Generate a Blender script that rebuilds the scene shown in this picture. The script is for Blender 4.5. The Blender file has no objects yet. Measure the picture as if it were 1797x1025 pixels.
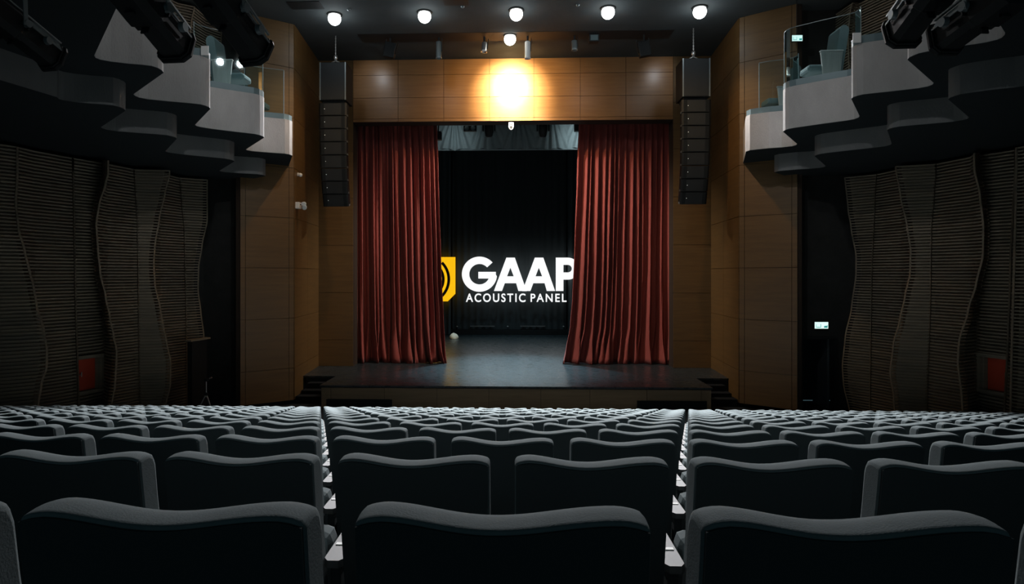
import bpy, bmesh, math, random
from mathutils import Vector, Matrix
random.seed(7)
SC = bpy.context.scene
COL = SC.collection

# ------------------------------------------------------------------ camera, world, light
CZ = 3.76                      # eye height above the front floor
TH = math.atan(0.036)          # camera turned slightly left of the hall axis
FPX, PX0, PY0 = 1100.0, 863.0, 482.0
cam_d = bpy.data.cameras.new('camera'); cam = bpy.data.objects.new('camera', cam_d); COL.objects.link(cam)
cam.location = (0, 0, CZ); cam.rotation_euler = (math.pi/2, 0, TH)
cam_d.sensor_width = 36; cam_d.lens = FPX/1797*36
cam_d.shift_x = (898.5-PX0)/1797; cam_d.shift_y = (PY0-512.5)/1797
cam_d.clip_start = 0.05; cam_d.clip_end = 200
SC.camera = cam
w = bpy.data.worlds.new('World'); SC.world = w; w.use_nodes = True
w.node_tree.nodes['Background'].inputs[0].default_value = (0.45, 0.85, 1.0, 1)
w.node_tree.nodes['Background'].inputs[1].default_value = 0.05
SC.view_settings.view_transform = 'Standard'; SC.view_settings.look = 'None'
SC.view_settings.exposure = 0.0; SC.view_settings.gamma = 1.0; SC.view_settings.use_curve_mapping = False

def at(px, py, Y):
    a = (px-PX0)/FPX; b = (PY0-py)/FPX; s, c = math.sin(TH), math.cos(TH)
    t = Y/(c+a*s)
    return Vector((t*(-s+a*c), Y, CZ+t*b))
def atz(px, py, z):            # point on the level z above the eye
    a = (px-PX0)/FPX; b = (PY0-py)/FPX; s, c = math.sin(TH), math.cos(TH)
    t = z/b
    return Vector((t*(-s+a*c), t*(c+a*s), CZ+z))
def lamp(name, kind, loc, energy, color, target=None, size=0.15, angle=None, blend=0.6):
    d = bpy.data.lights.new(name, kind); d.energy = energy; d.color = color
    if kind == 'SPOT':
        d.spot_size = math.radians(angle or 120); d.spot_blend = blend; d.shadow_soft_size = size
    elif kind == 'POINT': d.shadow_soft_size = size
    else: d.size = size
    o = bpy.data.objects.new(name, d); COL.objects.link(o); o.location = loc
    if target is not None:
        o.rotation_euler = (Vector(target)-Vector(loc)).to_track_quat('-Z', 'Y').to_euler()
    return o
CEIL = CZ+7.27
COOL = (0.80, 0.93, 1.0)
down_px = [(587, 29), (745, 25), (906, 21), (1067, 18), (1228, 17)]
down_pos = [atz(x, y, 7.27-0.06) for x, y in down_px]
for i, p in enumerate(down_pos):
    lamp('downlight_beam', 'SPOT', (p.x, p.y, CEIL-0.36), (4500, 5700, 6000, 5700, 4500)[i], (0.97, 0.97, 1.0), (p.x*0.85, p.y-7.6, 0), 0.12, 76, 1.0)
    lamp('downlight_glow', 'POINT', (p.x, p.y, CEIL-0.40), 14, (0.86, 0.94, 1.0), None, 0.1)
warm_pos = atz(895, 69, 7.15)
lamp('wall_washer_beam', 'SPOT', (warm_pos.x, warm_pos.y, CEIL-0.36), 2300, (1.0, 0.84, 0.50), (warm_pos.x+0.03, 21.05, CEIL-1.1), 0.08, 74, 1.0)
lamp('wall_washer_spill', 'SPOT', (warm_pos.x, warm_pos.y, CEIL-0.36), 480, (1.0, 0.72, 0.34), (warm_pos.x+0.03, 21.05, CEIL-1.6), 0.08, 140, 1.0)
# slot spots: washing the curtains and the apron
for x, e in ((-4.0, 950), (4.0, 950)):
    lamp('slot_spot_beam', 'SPOT', (-x*0.45, 19.45, CEIL-0.22), e*2.9, (1.0, 0.90, 0.82), (x*0.95, 22.0, 3.0), 0.06, 62, 1.0)
for x in (-4.75, 4.95):  # added lamps that make the sheen near the header ends; no fixtures here
    lamp('header_sheen_spot', 'SPOT', (x, 19.6, CEIL-0.2), 22, (0.85, 0.93, 1.0), (x, 21.1, CEIL-0.7), 0.05, 70, 1.0)
# balcony fascias are washed by spots high in the house
for sx in (-1, 1):
    lamp('house_spot_beam', 'SPOT', (sx*0.8, 8.6, CEIL-0.3), 400, (0.97, 0.97, 1.0), (sx*6.2, 15.0, CZ+4.0), 0.1, 52, 1.0)
    lamp('house_spot_beam', 'SPOT', (sx*-0.6, 3.6, CEIL-0.3), 480, (0.93, 0.97, 1.0), (sx*5.9, 10.6, CZ+4.2), 0.1, 34, 1.0)
    lamp('balcony_beam', 'SPOT', (sx*7.6, 13.8, CEIL-0.3), 200, (0.9, 0.95, 1.0), (sx*7.9, 14.2, CZ+4), 0.1, 110, 0.6)
    lamp('side_wall_beam', 'SPOT', (sx*3.2, 16.2, CEIL-0.3), 400, (1.0, 0.62, 0.28), (sx*6.5, 18.3, CZ+2.2), 0.1, 75, 1.0)
lamp('stage_beam', 'SPOT', (-0.4, 25.3, CZ+5.6), 10500, (0.55, 0.86, 1.0), (-0.1, 21.3, 0.65), 0.2, 46, 1.0)
lamp('backstage_beam', 'SPOT', (0.0, 28.5, CZ+5.6), 1700, (0.55, 0.86, 1.0), (0, 27.0, 0.65), 0.3, 90, 1.0)
for x, e in ((-2.2, 22), (2.5, 75)):
    lamp('valance_beam', 'SPOT', (x, 22.7, CZ+5.2), e, (0.8, 0.95, 1.0), (x*1.05, 24.0, CZ+5.1), 0.05, 120, 1.0)

# ------------------------------------------------------------------ materials
def mat(name, color, rough=0.6, metal=0.0, spec=0.5, noise=0.0, nscale=8.0, stretch=(1, 1, 1), bump=0.0, bscale=40.0, emit=None, estr=0.0, col2=None):
    m = bpy.data.materials.new(name); m.use_nodes = True
    nt = m.node_tree; b = nt.nodes['Principled BSDF']
    b.inputs['Base Color'].default_value = (*color, 1); b.inputs['Roughness'].default_value = rough
    b.inputs['Metallic'].default_value = metal; b.inputs['Specular IOR Level'].default_value = spec
    if emit:
        b.inputs['Emission Color'].default_value = (*emit, 1); b.inputs['Emission Strength'].default_value = estr
    tc = nt.nodes.new('ShaderNodeTexCoord'); mp = nt.nodes.new('ShaderNodeMapping'); mp.inputs['Scale'].default_value = stretch
    nt.links.new(tc.outputs['Object'], mp.inputs[0])
    if noise > 0 or col2:
        n = nt.nodes.new('ShaderNodeTexNoise'); n.inputs['Scale'].default_value = nscale; n.inputs['Detail'].default_value = 6
        n.inputs['Roughness'].default_value = 0.65
        nt.links.new(mp.outputs[0], n.inputs[0])
        r = nt.nodes.new('ShaderNodeValToRGB')
        r.color_ramp.elements[0].position = 0.3; r.color_ramp.elements[1].position = 0.7
        c2 = col2 or tuple(min(1, c*(1+noise)) for c in color); c1 = color if col2 else tuple(c*(1-noise) for c in color)
        r.color_ramp.elements[0].color = (*c1, 1); r.color_ramp.elements[1].color = (*c2, 1)
        nt.links.new(n.outputs[0], r.inputs[0]); nt.links.new(r.outputs[0], b.inputs['Base Color'])
    if bump > 0:
        n2 = nt.nodes.new('ShaderNodeTexNoise'); n2.inputs['Scale'].default_value = bscale; n2.inputs['Detail'].default_value = 4
        nt.links.new(mp.outputs[0], n2.inputs[0])
        bp = nt.nodes.new('ShaderNodeBump'); bp.inputs['Strength'].default_value = bump; bp.inputs['Distance'].default_value = 0.02
        nt.links.new(n2.outputs[0], bp.inputs['Height']); nt.links.new(bp.outputs[0], b.inputs['Normal'])
    return m
M = {}
M['fabric'] = mat('seat_fabric', (0.195, 0.232, 0.238), 0.9, spec=0.25, noise=0.06, nscale=30, bump=0.12, bscale=260)
M['shell'] = mat('seat_shell', (0.062, 0.076, 0.079), 0.85, spec=0.2)
M['arm'] = mat('armrest_laminate', (0.17, 0.168, 0.165), 0.5, noise=0.12, nscale=20, stretch=(1, .3, 1))
M['plate'] = mat('number_plate_white', (0.75, 0.74, 0.68), 0.4)
M['ink'] = mat('ink', (0.03, 0.03, 0.03), 0.6)
M['black'] = mat('black_paint', (0.012, 0.014, 0.015), 0.6, spec=0.3)
M['blackmetal'] = mat('black_metal', (0.012, 0.014, 0.015), 0.5, spec=0.3, bump=0.05, bscale=120)
M['darkwall'] = mat('dark_wall', (0.026, 0.026, 0.024), 0.85, spec=0.2, noise=0.2, nscale=3)
M['ceiling'] = mat('dark_ceiling', (0.055, 0.065, 0.068), 0.9, spec=0.2, noise=0.08, nscale=2)
M['carpet'] = mat('dark_carpet', (0.015, 0.017, 0.018), 0.95, spec=0.1, noise=0.2, nscale=60)
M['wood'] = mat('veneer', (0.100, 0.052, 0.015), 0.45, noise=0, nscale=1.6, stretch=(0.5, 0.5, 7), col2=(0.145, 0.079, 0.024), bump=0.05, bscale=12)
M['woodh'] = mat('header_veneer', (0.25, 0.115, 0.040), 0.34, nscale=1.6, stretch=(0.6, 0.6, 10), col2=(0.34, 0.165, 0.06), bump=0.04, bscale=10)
M['woodgap'] = mat('veneer_backing', (0.03, 0.016, 0.008), 0.8)
M['woodf'] = mat('stage_front_veneer', (0.26, 0.165, 0.085), 0.5, nscale=1.8, stretch=(0.5, 0.5, 7), col2=(0.34, 0.215, 0.115))
M['slat'] = mat('slat_wood', (0.17, 0.145, 0.11), 0.7, spec=0.3, nscale=1.3, stretch=(0.5, 0.5, 5), col2=(0.27, 0.215, 0.15))
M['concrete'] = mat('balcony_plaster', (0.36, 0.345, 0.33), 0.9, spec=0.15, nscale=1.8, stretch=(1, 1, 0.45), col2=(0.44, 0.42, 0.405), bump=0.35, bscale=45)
M['concrete_shade'] = mat('lower_tier_plaster_shade', (0.17, 0.17, 0.168), 0.9, spec=0.15, nscale=1.8, stretch=(1, 1, 0.45), col2=(0.21, 0.21, 0.205), bump=0.3, bscale=45)  # same balcony plaster, with the shade on the lower tier put into its colour
M['soffit'] = mat('soffit_paint', (0.03, 0.037, 0.04), 0.9, spec=0.15)
M['kerb'] = mat('railing_channel', (0.10, 0.15, 0.16), 0.5, metal=0.2)
M['steel'] = mat('galvanised_steel', (0.65, 0.66, 0.66), 0.35, metal=0.9)
M['alu'] = mat('ribbed_aluminium', (0.26, 0.30, 0.31), 0.5, metal=0.7)
M['spk'] = mat('speaker_grille', (0.009, 0.012, 0.0135), 0.65, bump=0.25, bscale=300)
M['spkcase'] = mat('speaker_case', (0.007, 0.009, 0.010), 0.55, spec=0.3)
M['curtain'] = mat('red_velvet', (0.29, 0.062, 0.050), 0.85, spec=0.15, noise=0.1, nscale=14, stretch=(1, 1, .2))
M['curtain'].node_tree.nodes['Principled BSDF'].inputs['Sheen Weight'].default_value = 0.08
M['valance'] = mat('grey_valance', (0.20, 0.245, 0.25), 0.8, noise=0.08, nscale=8)
M['backdrop'] = mat('black_drape', (0.045, 0.055, 0.058), 0.95, spec=0.05)
M['white_sign'] = mat('sign_white', (0.9, 0.9, 0.9), 0.5, emit=(1, 1, 1), estr=1.0)
M['yellow_sign'] = mat('sign_yellow', (0.9, 0.5, 0.02), 0.5, emit=(1.0, 0.53, 0.005), estr=0.95)
M['white'] = mat('white_plastic', (0.8, 0.8, 0.78), 0.5)
M['cloth'] = mat('white_cloth', (0.85, 0.82, 0.72), 0.8)
M['red'] = mat('red_lacquer', (0.55, 0.055, 0.018), 0.45)
M['lens'] = mat('lamp_lens', (0.9, 0.9, 0.9), 0.4, emit=(0.97, 1.0, 0.98), estr=6)
M['lenswarm'] = mat('warm_lens', (0.9, 0.9, 0.9), 0.4, emit=(1.0, 0.97, 0.86), estr=6)
M['lensbright'] = mat('balcony_lens', (0.9, 0.9, 0.9), 0.4, emit=(1.0, 0.97, 0.9), estr=30)
M['glow'] = mat('exit_glow', (0.8, 0.9, 0.9), 0.4, emit=(0.75, 1.0, 0.95), estr=1.0)
M['green'] = mat('exit_green', (0.05, 0.35, 0.33), 0.4, emit=(0.05, 0.40, 0.38), estr=0.6)
M['stepm'] = mat('step_black', (0.006, 0.007, 0.008), 0.8, spec=0.2)
M['greyw'] = mat('grey_white', (0.30, 0.32, 0.33), 0.6)
M['seatwood'] = mat('grey_oak', (0.19, 0.21, 0.205), 0.6, nscale=3, stretch=(9, 9, .6), col2=(0.27, 0.29, 0.28))
M['dot'] = mat('indicator_led', (0.8, 0.8, 0.8), 0.4, emit=(0.9, 0.95, 0.9), estr=0.7)

# stage floor: black, worn, half glossy
def stage_mat():
    m = mat('stage_lino', (0.020, 0.028, 0.032), 0.3, noise=0.25, nscale=3, stretch=(1, .6, 1))
    nt = m.node_tree; b = nt.nodes['Principled BSDF']
    tc = nt.nodes.new('ShaderNodeTexCoord'); mp = nt.nodes.new('ShaderNodeMapping'); mp.inputs['Scale'].default_value = (1.2, 4.5, 1)
    nt.links.new(tc.outputs['Object'], mp.inputs[0])
    n = nt.nodes.new('ShaderNodeTexNoise'); n.inputs['Scale'].default_value = 3.4; n.inputs['Detail'].default_value = 9; n.inputs['Roughness'].default_value = 0.75
    nt.links.new(mp.outputs[0], n.inputs[0])
    mr = nt.nodes.new('ShaderNodeMapRange'); mr.inputs[1].default_value = 0.35; mr.inputs[2].default_value = 0.65; mr.inputs[3].default_value = 0.20; mr.inputs[4].default_value = 0.42
    nt.links.new(n.outputs[0], mr.inputs[0]); nt.links.new(mr.outputs[0], b.inputs['Roughness'])
    bp = nt.nodes.new('ShaderNodeBump'); bp.inputs['Strength'].default_value = 0.10; bp.inputs['Distance'].default_value = 0.01
    nt.links.new(n.outputs[0], bp.inputs['Height']); nt.links.new(bp.outputs[0], b.inputs['Normal'])
    return m
M['stage'] = stage_mat()
def glass_mat():
    m = bpy.data.materials.new('railing_glass'); m.use_nodes = True; nt = m.node_tree
    for n in list(nt.nodes): nt.nodes.remove(n)
    out = nt.nodes.new('ShaderNodeOutputMaterial'); mix = nt.nodes.new('ShaderNodeMixShader')
    tr = nt.nodes.new('ShaderNodeBsdfTransparent'); tr.inputs[0].default_value = (0.80, 0.93, 0.93, 1)
    gl = nt.nodes.new('ShaderNodeBsdfGlossy'); gl.inputs['Roughness'].default_value = 0.02; gl.inputs[0].default_value = (0.8, 1, 1, 1)
    lw = nt.nodes.new('ShaderNodeFresnel'); lw.inputs[0].default_value = 1.6
    nt.links.new(lw.outputs[0], mix.inputs[0]); nt.links.new(tr.outputs[0], mix.inputs[1]); nt.links.new(gl.outputs[0], mix.inputs[2])
    nt.links.new(mix.outputs[0], out.inputs[0]); return m
M['glass'] = glass_mat()
M['glassedge'] = mat('glass_edge', (0.12, 0.17, 0.175), 0.3)

# ------------------------------------------------------------------ mesh helpers
class MB:
    def __init__(s): s.v = []; s.f = []; s.sm = []
    def add(s, vs, fs, smooth=False):
        o = len(s.v); s.v += [tuple(v) for v in vs]
        for f in fs: s.f.append(tuple(i+o for i in f)); s.sm.append(smooth)
        return s
    def box(s, x0, x1, y0, y1, z0, z1, X=None):
        vs = [Vector((x, y, z)) for z in (z0, z1) for y in (y0, y1) for x in (x0, x1)]
        if X is not None: vs = [X @ v for v in vs]
        return s.add(vs, [(0, 2, 3, 1), (4, 5, 7, 6), (0, 1, 5, 4), (2, 6, 7, 3), (0, 4, 6, 2), (1, 3, 7, 5)])
    def cbox(s, x0, x1, y0, y1, z0, z1, b=0.01, X=None):      # chamfered box
        hx, hy, hz = (x1-x0)/2, (y1-y0)/2, (z1-z0)/2; c = Vector(((x0+x1)/2, (y0+y1)/2, (z0+z1)/2)); b = min(b, hx*.9, hy*.9, hz*.9)
        bm = bmesh.new(); bmesh.ops.create_cube(bm, size=2)
        for v in bm.verts: v.co = Vector((v.co.x*hx, v.co.y*hy, v.co.z*hz))
        bmesh.ops.bevel(bm, geom=bm.edges[:], offset=b, segments=2, profile=0.5, affect='EDGES')
        bm.verts.index_update()
        vs = [v.co+c for v in bm.verts]
        if X is not None: vs = [X @ v for v in vs]
        s.add(vs, [tuple(v.index for v in f.verts) for f in bm.faces], False); bm.free(); return s
    def prism(s, poly, z0, z1):
        n = len(poly); a = sum(poly[i][0]*poly[(i+1) % n][1]-poly[(i+1) % n][0]*poly[i][1] for i in range(n))
        if a < 0: poly = poly[::-1]
        vs = [(p[0], p[1], z0) for p in poly]+[(p[0], p[1], z1) for p in poly]
        fs = [tuple(range(n))[::-1], tuple(range(n, 2*n))]+[(i, (i+1) % n, (i+1) % n+n, i+n) for i in range(n)]
        return s.add(vs, fs)
    def poly_xz(s, poly, y0, y1):     # outline in the XZ plane with depth
        n = len(poly); vs = [(p[0], y0, p[1]) for p in poly]+[(p[0], y1, p[1]) for p in poly]
        a = sum(poly[i][0]*poly[(i+1) % n][1]-poly[(i+1) % n][0]*poly[i][1] for i in range(n))
        fs = [tuple(range(n)), tuple(range(n, 2*n))[::-1]]+[(i, i+n, (i+1) % n+n, (i+1) % n) for i in range(n)]
        if a < 0: fs = [f[::-1] for f in fs]
        return s.add(vs, fs)
    def cyl(s, p0, p1, r0, r1=None, n=16, caps=True, smooth=True):
        p0, p1 = Vector(p0), Vector(p1); r1 = r0 if r1 is None else r1
        q = (p1-p0).to_track_quat('Z', 'Y'); vs = []
        for p, r in ((p0, r0), (p1, r1)):
            for i in range(n): vs.append(p+q @ Vector((r*math.cos(2*math.pi*i/n), r*math.sin(2*math.pi*i/n), 0)))
        s.add(vs, [(i, (i+1) % n, (i+1) % n+n, i+n) for i in range(n)], smooth)
        if caps: s.add(vs, [tuple(range(n))[::-1], tuple(range(n, 2*n))])
        return s
    def tube(s, pts, r, n=8):
        for a, b in zip(pts[:-1], pts[1:]): s.cyl(a, b, r, r, n)
        return s
    def lathe(s, prof, c=(0, 0, 0), n=24, X=None):  # prof: (r, z)
        vs = []; c = Vector(c)
        for r, z in prof:
            for i in range(n):
                v = Vector((r*math.cos(2*math.pi*i/n), r*math.sin(2*math.pi*i/n), z))
                vs.append((X @ v if X is not None else v)+c)
        fs = [(k*n+i, k*n+(i+1) % n, (k+1)*n+(i+1) % n, (k+1)*n+i) for k in range(len(prof)-1) for i in range(n)]
        return s.add(vs, fs, True)
    def grid(s, P, smooth=True, flip=False):  # P[i][j]
        ni, nj = len(P), len(P[0]); vs = [p for row in P for p in row]
        fs = [(i*nj+j, i*nj+j+1, (i+1)*nj+j+1, (i+1)*nj+j) for i in range(ni-1) for j in range(nj-1)]
        if flip: fs = [f[::-1] for f in fs]
        return s.add(vs, fs, smooth)
    def build(s, name, m, parent=None, base=None):
        me = bpy.data.meshes.new(name)
        off = Vector((0, 0, 0))
        if parent is not None:
            pp = parent
            while pp is not None: off += Vector(pp.location); pp = pp.parent
        elif base is not None: off = Vector(base)
        me.from_pydata([tuple(Vector(v)-off) for v in s.v], [], s.f); me.validate(); 
        if len(me.polygons) == len(s.sm): me.polygons.foreach_set('use_smooth', s.sm)
        me.materials.append(m if not isinstance(m, str) else M[m]); me.update()
        o = bpy.data.objects.new(name, me); COL.objects.link(o)
        if parent is not None: o.parent = parent
        elif base is not None: o.location = base
        return o
def tag(o, label, cat, group=None):
    o['label'] = label; o['category'] = cat
    if group: o['group'] = group
    return o
def thing(name, loc, label, cat, group=None):
    o = bpy.data.objects.new(name, None); COL.objects.link(o); o.location = loc; o.empty_display_size = 0.1
    return tag(o, label, cat, group)
def struct(o): o['kind'] = 'structure'; return o
def copy_tree(o, parent=None):
    c = o.copy(); COL.objects.link(c)
    if parent is not None: c.parent = parent
    for ch in [x for x in KIDS.get(o.name, [])]: copy_tree(ch, c)
    return c
KIDS = {}
def panel_wall(mb_gap, mb, p0, p1, us, zs, gap=0.012, t=0.03, n=None):
    """boards between plan points p0->p1, split at us (metres along) and zs, proud of a backing"""
    p0 = Vector((p0[0], p0[1], 0)); p1 = Vector((p1[0], p1[1], 0)); d = (p1-p0); L = d.length; d.normalize()
    nn = Vector((d.y, -d.x, 0)) if n is None else Vector(n)
    us = [u for u in us if 0 <= u <= L+1e-4]
    for u0, u1 in zip(us[:-1], us[1:]):
        for z0, z1 in zip(zs[:-1], zs[1:]):
            a = p0+d*(u0+gap/2); b = p0+d*(u1-gap/2)
            q = [a, b, b+nn*t, a+nn*t]; mb.prism([(v.x, v.y) for v in q], z0+gap/2, z1-gap/2)
    a, b = p0-nn*0.12, p1-nn*0.12
    mb_gap.prism([(p0.x, p0.y), (p1.x, p1.y), (b.x, b.y), (a.x, a.y)], zs[0], zs[-1])

# ------------------------------------------------------------------ the room
S_, R_ = 0.55, 0.938
def row_d(n): return R_*(n+0.15)
def row_z(n): return CZ-(0.1706+0.199*row_d(n))-0.95
WL = lambda Y: -14.38+0.34*Y          # slatted side walls in plan
WR = lambda Y: 14.85-0.34*Y

mb = MB()                               # raked floor in steps, one per row, then the flat front
for n in range(-1, 15):
    y0 = row_d(n)-0.42; y1 = row_d(n+1)-0.42 if n < 14 else 17.4
    zt = row_z(n)
    mb.box(-16, 16, y0, y1, min(zt, row_z(14))-0.4, zt)
mb.box(-9.5, 9.5, 17.4, 19.0, -0.4, 0.0)
struct(mb.build('floor', 'carpet'))
struct(MB().box(-16, 16, -7, 21.4, CEIL, CEIL+0.3).build('ceiling', 'ceiling'))

YP = 21.1                               # proscenium plane
xl_o, xl_i = at(558, 400, YP).x, at(620, 400, YP).x
xr_i, xr_o = at(1181, 400, YP).x, at(1249, 400, YP).x
zh = at(900, 212.5, YP).z; ST = at(900, 644, YP).z     # header underside, stage level
ST = 0.655
g, b = MB(), MB()
zs = [zh, at(900, 207, YP).z, at(900, 170, YP).z, at(900, 130, YP).z, CEIL]
jx = [at(x, 400, YP).x-xl_i for x in (620, 699, 779, 859, 937, 1018, 1098, 1181)]
panel_wall(g, b, (xl_i, YP), (xr_i, YP), jx, zs)
g.box(xl_i, xr_i, YP+0.12, YP+0.55, zh, CEIL)
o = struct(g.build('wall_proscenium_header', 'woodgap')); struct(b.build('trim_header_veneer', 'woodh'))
vz = [ST, 1.55, 3.15, 4.75, 6.35, 7.95, 9.5, CEIL]
for side, a0, a1 in (('left', xl_o, xl_i), ('right', xr_i, xr_o)):
    g, b = MB(), MB()
    panel_wall(g, b, (a0, YP), (a1, YP), [0, abs(a1-a0)], vz)
    g.box(a0, a1, YP+0.1, YP+0.55, 0, CEIL)
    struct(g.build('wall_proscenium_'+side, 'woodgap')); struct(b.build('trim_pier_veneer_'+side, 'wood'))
# side returns and splayed veneer walls
YC = 18.0
cl = at(515, 300, YC); el = at(421, 300, 17.1); cr = at(1298, 300, YC); er = at(1400, 300, 17.1)
vz2 = [0.12, 1.05, 2.5, 3.95, 5.4, 6.85, 8.3, 9.75, CEIL]
for side, c, e, xo, sg in (('left', cl, el, xl_o, -1), ('right', cr, er, xr_o, 1)):
    g, b = MB(), MB()
    L = math.hypot(xo-c.x, YP-YC)
    nn = (1, 0, 0) if sg < 0 else (-1, 0, 0)
    if sg < 0: panel_wall(g, b, (c.x, YC), (xo, YP), [0, L*0.5, L], vz2)
    else: panel_wall(g, b, (xo, YP), (c.x, YC), [0, L*0.5, L], vz2)
    struct(g.build('wall_return_'+side, 'woodgap')); struct(b.build('trim_return_veneer_'+side, 'wood'))
    g, b = MB(), MB()
    L = math.hypot(e.x-c.x, 17.1-YC)
    if sg < 0: panel_wall(g, b, (e.x, 17.1), (c.x, YC), [0, 0.14, L-0.14, L], vz2)
    else: panel_wall(g, b, (c.x, YC), (e.x, 17.1), [0, 0.14, L-0.14, L], vz2)
    g.box(min(e.x, e.x+sg*.12), max(e.x, e.x+sg*.12), 17.12, 17.9, 0, CEIL)
    struct(g.build('wall_splay_'+side, 'woodgap')); struct(b.build('trim_splay_veneer_'+side, 'wood'))
# dark end walls between veneer and slatted wall, right one has the exit doorway
Yd = 17.55
xa, xb = at(322, 400, Yd).x-0.8, el.x-0.10
struct(MB().box(xa, xb, Yd, Yd+0.2, 0, CEIL).build('wall_end_left', 'darkwall'))
xa, xb = er.x+0.10, at(1490, 400, Yd).x+0.9
d0, d1, dz = at(1405, 600, Yd).x, at(1467, 600, Yd).x, at(1430, 592, Yd).z
mb = MB().box(xa, d0, Yd, Yd+0.2, 0, CEIL).box(d1, xb, Yd, Yd+0.2, 0, CEIL).box(d0, d1, Yd, Yd+0.2, dz, CEIL)
struct(mb.build('wall_end_right', 'darkwall'))
mb = MB().box(d0-0.02, d0+0.05, Yd-0.03, Yd+0.22, 0, dz).box(d1-0.05, d1+0.02, Yd-0.03, Yd+0.22, 0, dz).box(d0+0.05, d1-0.05, Yd-0.03, Yd+0.22, dz-0.05, dz+0.03)
struct(mb.build('door_1_frame', 'black'))
lf = MB().box(-0.03, 0.03, 0.0, 0.85, 0.02, dz-0.08)      # leaf standing open
lo = lf.build('door_1', mat('grey_door', (0.05, 0.06, 0.065), 0.5)); lo.location = (d1-0.1, Yd+0.22, 0); struct(lo)
struct(MB().box(d0-1, d1+1.2, Yd+1.6, Yd+1.8, 0, 4).build('wall_corridor', 'darkwall'))
# walls behind the slats
for side, f, sg in (('left', WL, -1), ('right', WR, 1)):
    p = [(f(1)+sg*.45, 1), (f(17.75)+sg*.45, 17.75), (f(17.75)+sg*.75, 17.75), (f(1)+sg*.75, 1)]
    struct(MB().prism(p, -0.4, CEIL).build('wall_'+side, 'darkwall'))

# ------------------------------------------------------------------ slatted acoustic panels
def interp(tab, y):
    if y <= tab[0][0]: return tab[0][1]
    for (a, va), (b_, vb) in zip(tab[:-1], tab[1:]):
        if y <= b_:
            t = (y-a)/(b_-a); t = t*t*(3-2*t)*0.5+t*0.5
            return va+(vb-va)*t
    return tab[-1][1]
def on_wall(px, f, sg):                 # depth where the sight line px meets the wall line
    a = (px-PX0)/FPX; s, c = math.sin(TH), math.cos(TH); k = (-s+a*c)/(c+a*s)
    return (f(0))/(k-(0.34 if sg < 0 else -0.34))
def slat_panel(name, knots, f, sg, z0, z1, label, hole=None, pitch=0.072, group=None, near=False):
    """knots: ('w', px_table) flush with the wall, ('p', px_table, dY, base) a protruding wavy fold"""
    rows = []; z = z0; k = 0
    lev = []
    while z < z1-pitch:
        lev += [(z+0.004, -0.10), (z+0.008, 0.0), (z+0.036, 0.012), (z+0.040, -0.10)]
        z += pitch
    base = []
    for kn in knots:
        px = kn[1] if not isinstance(kn[1], list) else interp(kn[1], 480)
        Y = on_wall(px if kn[0] == 'w' else kn[2], f, sg)
        if kn[0] == 'p': Y -= kn[3]
        base.append(Y)
    for z, off in lev:
        row = []
        for kn, Y in zip(knots, base):
            py = PY0-FPX*(z-CZ)/Y
            tab = kn[1]
            X = at(interp(tab, py) if isinstance(tab, list) else tab, py, Y).x
            row.append((X-sg*off, Y, z))
        rows.append(row)
    m = MB(); n = len(knots)
    vs = [p for r in rows for p in r]; fs = []
    for i in range(len(rows)-1):
        for j in range(n-1):
            if hole and hole[0] <= j < hole[1] and hole[2] < (rows[i][j][2]+rows[i+1][j][2])/2 < hole[3]: continue
            fs.append((i*n+j, i*n+j+1, (i+1)*n+j+1, (i+1)*n+j))
    m.add(vs, fs)
    # thin backing so that no light leaks through the gaps
    bk = []
    for zz in (z0, z1):
        bk += [(f(Y)+sg*0.30, Y, zz) for Y in base]
    for j in range(n):                    # upright edge battens that follow the folds
        if knots[j][0] == 'w' and not isinstance(knots[j][1], list): continue
        A = [(r[j][0]-sg*0.004-0.006, r[j][1]-0.008, r[j][2]) for r in rows[2::4]]+[(rows[-1][j][0]-sg*0.004-0.006, rows[-1][j][1]-0.008, rows[-1][j][2])]
        B = [(x+0.012, y, z) for x, y, z in A]
        C = [(x+0.012, y+0.05, z) for x, y, z in A]; D = [(x, y+0.05, z) for x, y, z in A]
        m.grid([A, B, C, D, A], False)
    o = m.build(name, 'slat', None, (f(base[0]), base[0], z0))
    return tag(o, label, 'wall panel', group)
ZB = CZ+2.70-0.05; ZT = CZ+4.1
E_l = [(300, 362), (385, 362), (430, 353), (470, 347), (510, 346), (550, 351), (590, 356), (720, 360)]
S_l = [(300, 314), (350, 317), (400, 322), (600, 326), (720, 327)]
W2 = [(300, 296), (340, 287), (380, 278), (430, 270), (460, 268), (500, 270), (540, 279), (570, 284), (600, 290), (640, 298), (680, 297), (720, 288)]
H2 = [(300, 234), (330, 236), (400, 240), (500, 241), (720, 244)]
W1 = [(300, 188), (320, 183), (355, 172), (390, 167), (440, 170), (480, 174), (520, 183), (560, 191), (590, 197), (620, 203), (680, 200), (720, 193)]
H1 = [(300, 126), (330, 127), (500, 130), (720, 136)]
W0 = [(300, 28), (350, 25), (400, 30), (440, 41), (480, 50), (500, 56), (540, 62), (580, 74), (620, 80), (650, 79), (680, 70), (720, 64)]
GL = 'slatted acoustic panels on the left wall'
hz0, hz1 = at(160, 690, 14.0).z, at(160, 621, 14.0).z
slat_panel('slatted_wall_panel', [('w', S_l), ('p', E_l, 350, 0.10)], WL, -1, 0.05, ZB, 'narrow slatted timber acoustic panel at the stage end of the left wall', group=GL)
slat_panel('slatted_wall_panel', [('w', H2), ('p', W2, 281, 0.45), ('w', 281), ('w', S_l)], WL, -1, 0.05, ZB, 'slatted timber acoustic panel, second from the stage on the left wall', group=GL)
slat_panel('slatted_wall_panel', [('w', H1), ('w', 186), ('p', W1, 188, 0.45), ('w', 188.5), ('w', H2)], WL, -1, 0.05, ZB, 'slatted timber acoustic panel around the red niche on the left wall', hole=(0, 1, hz0, hz1), group=GL)
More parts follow.
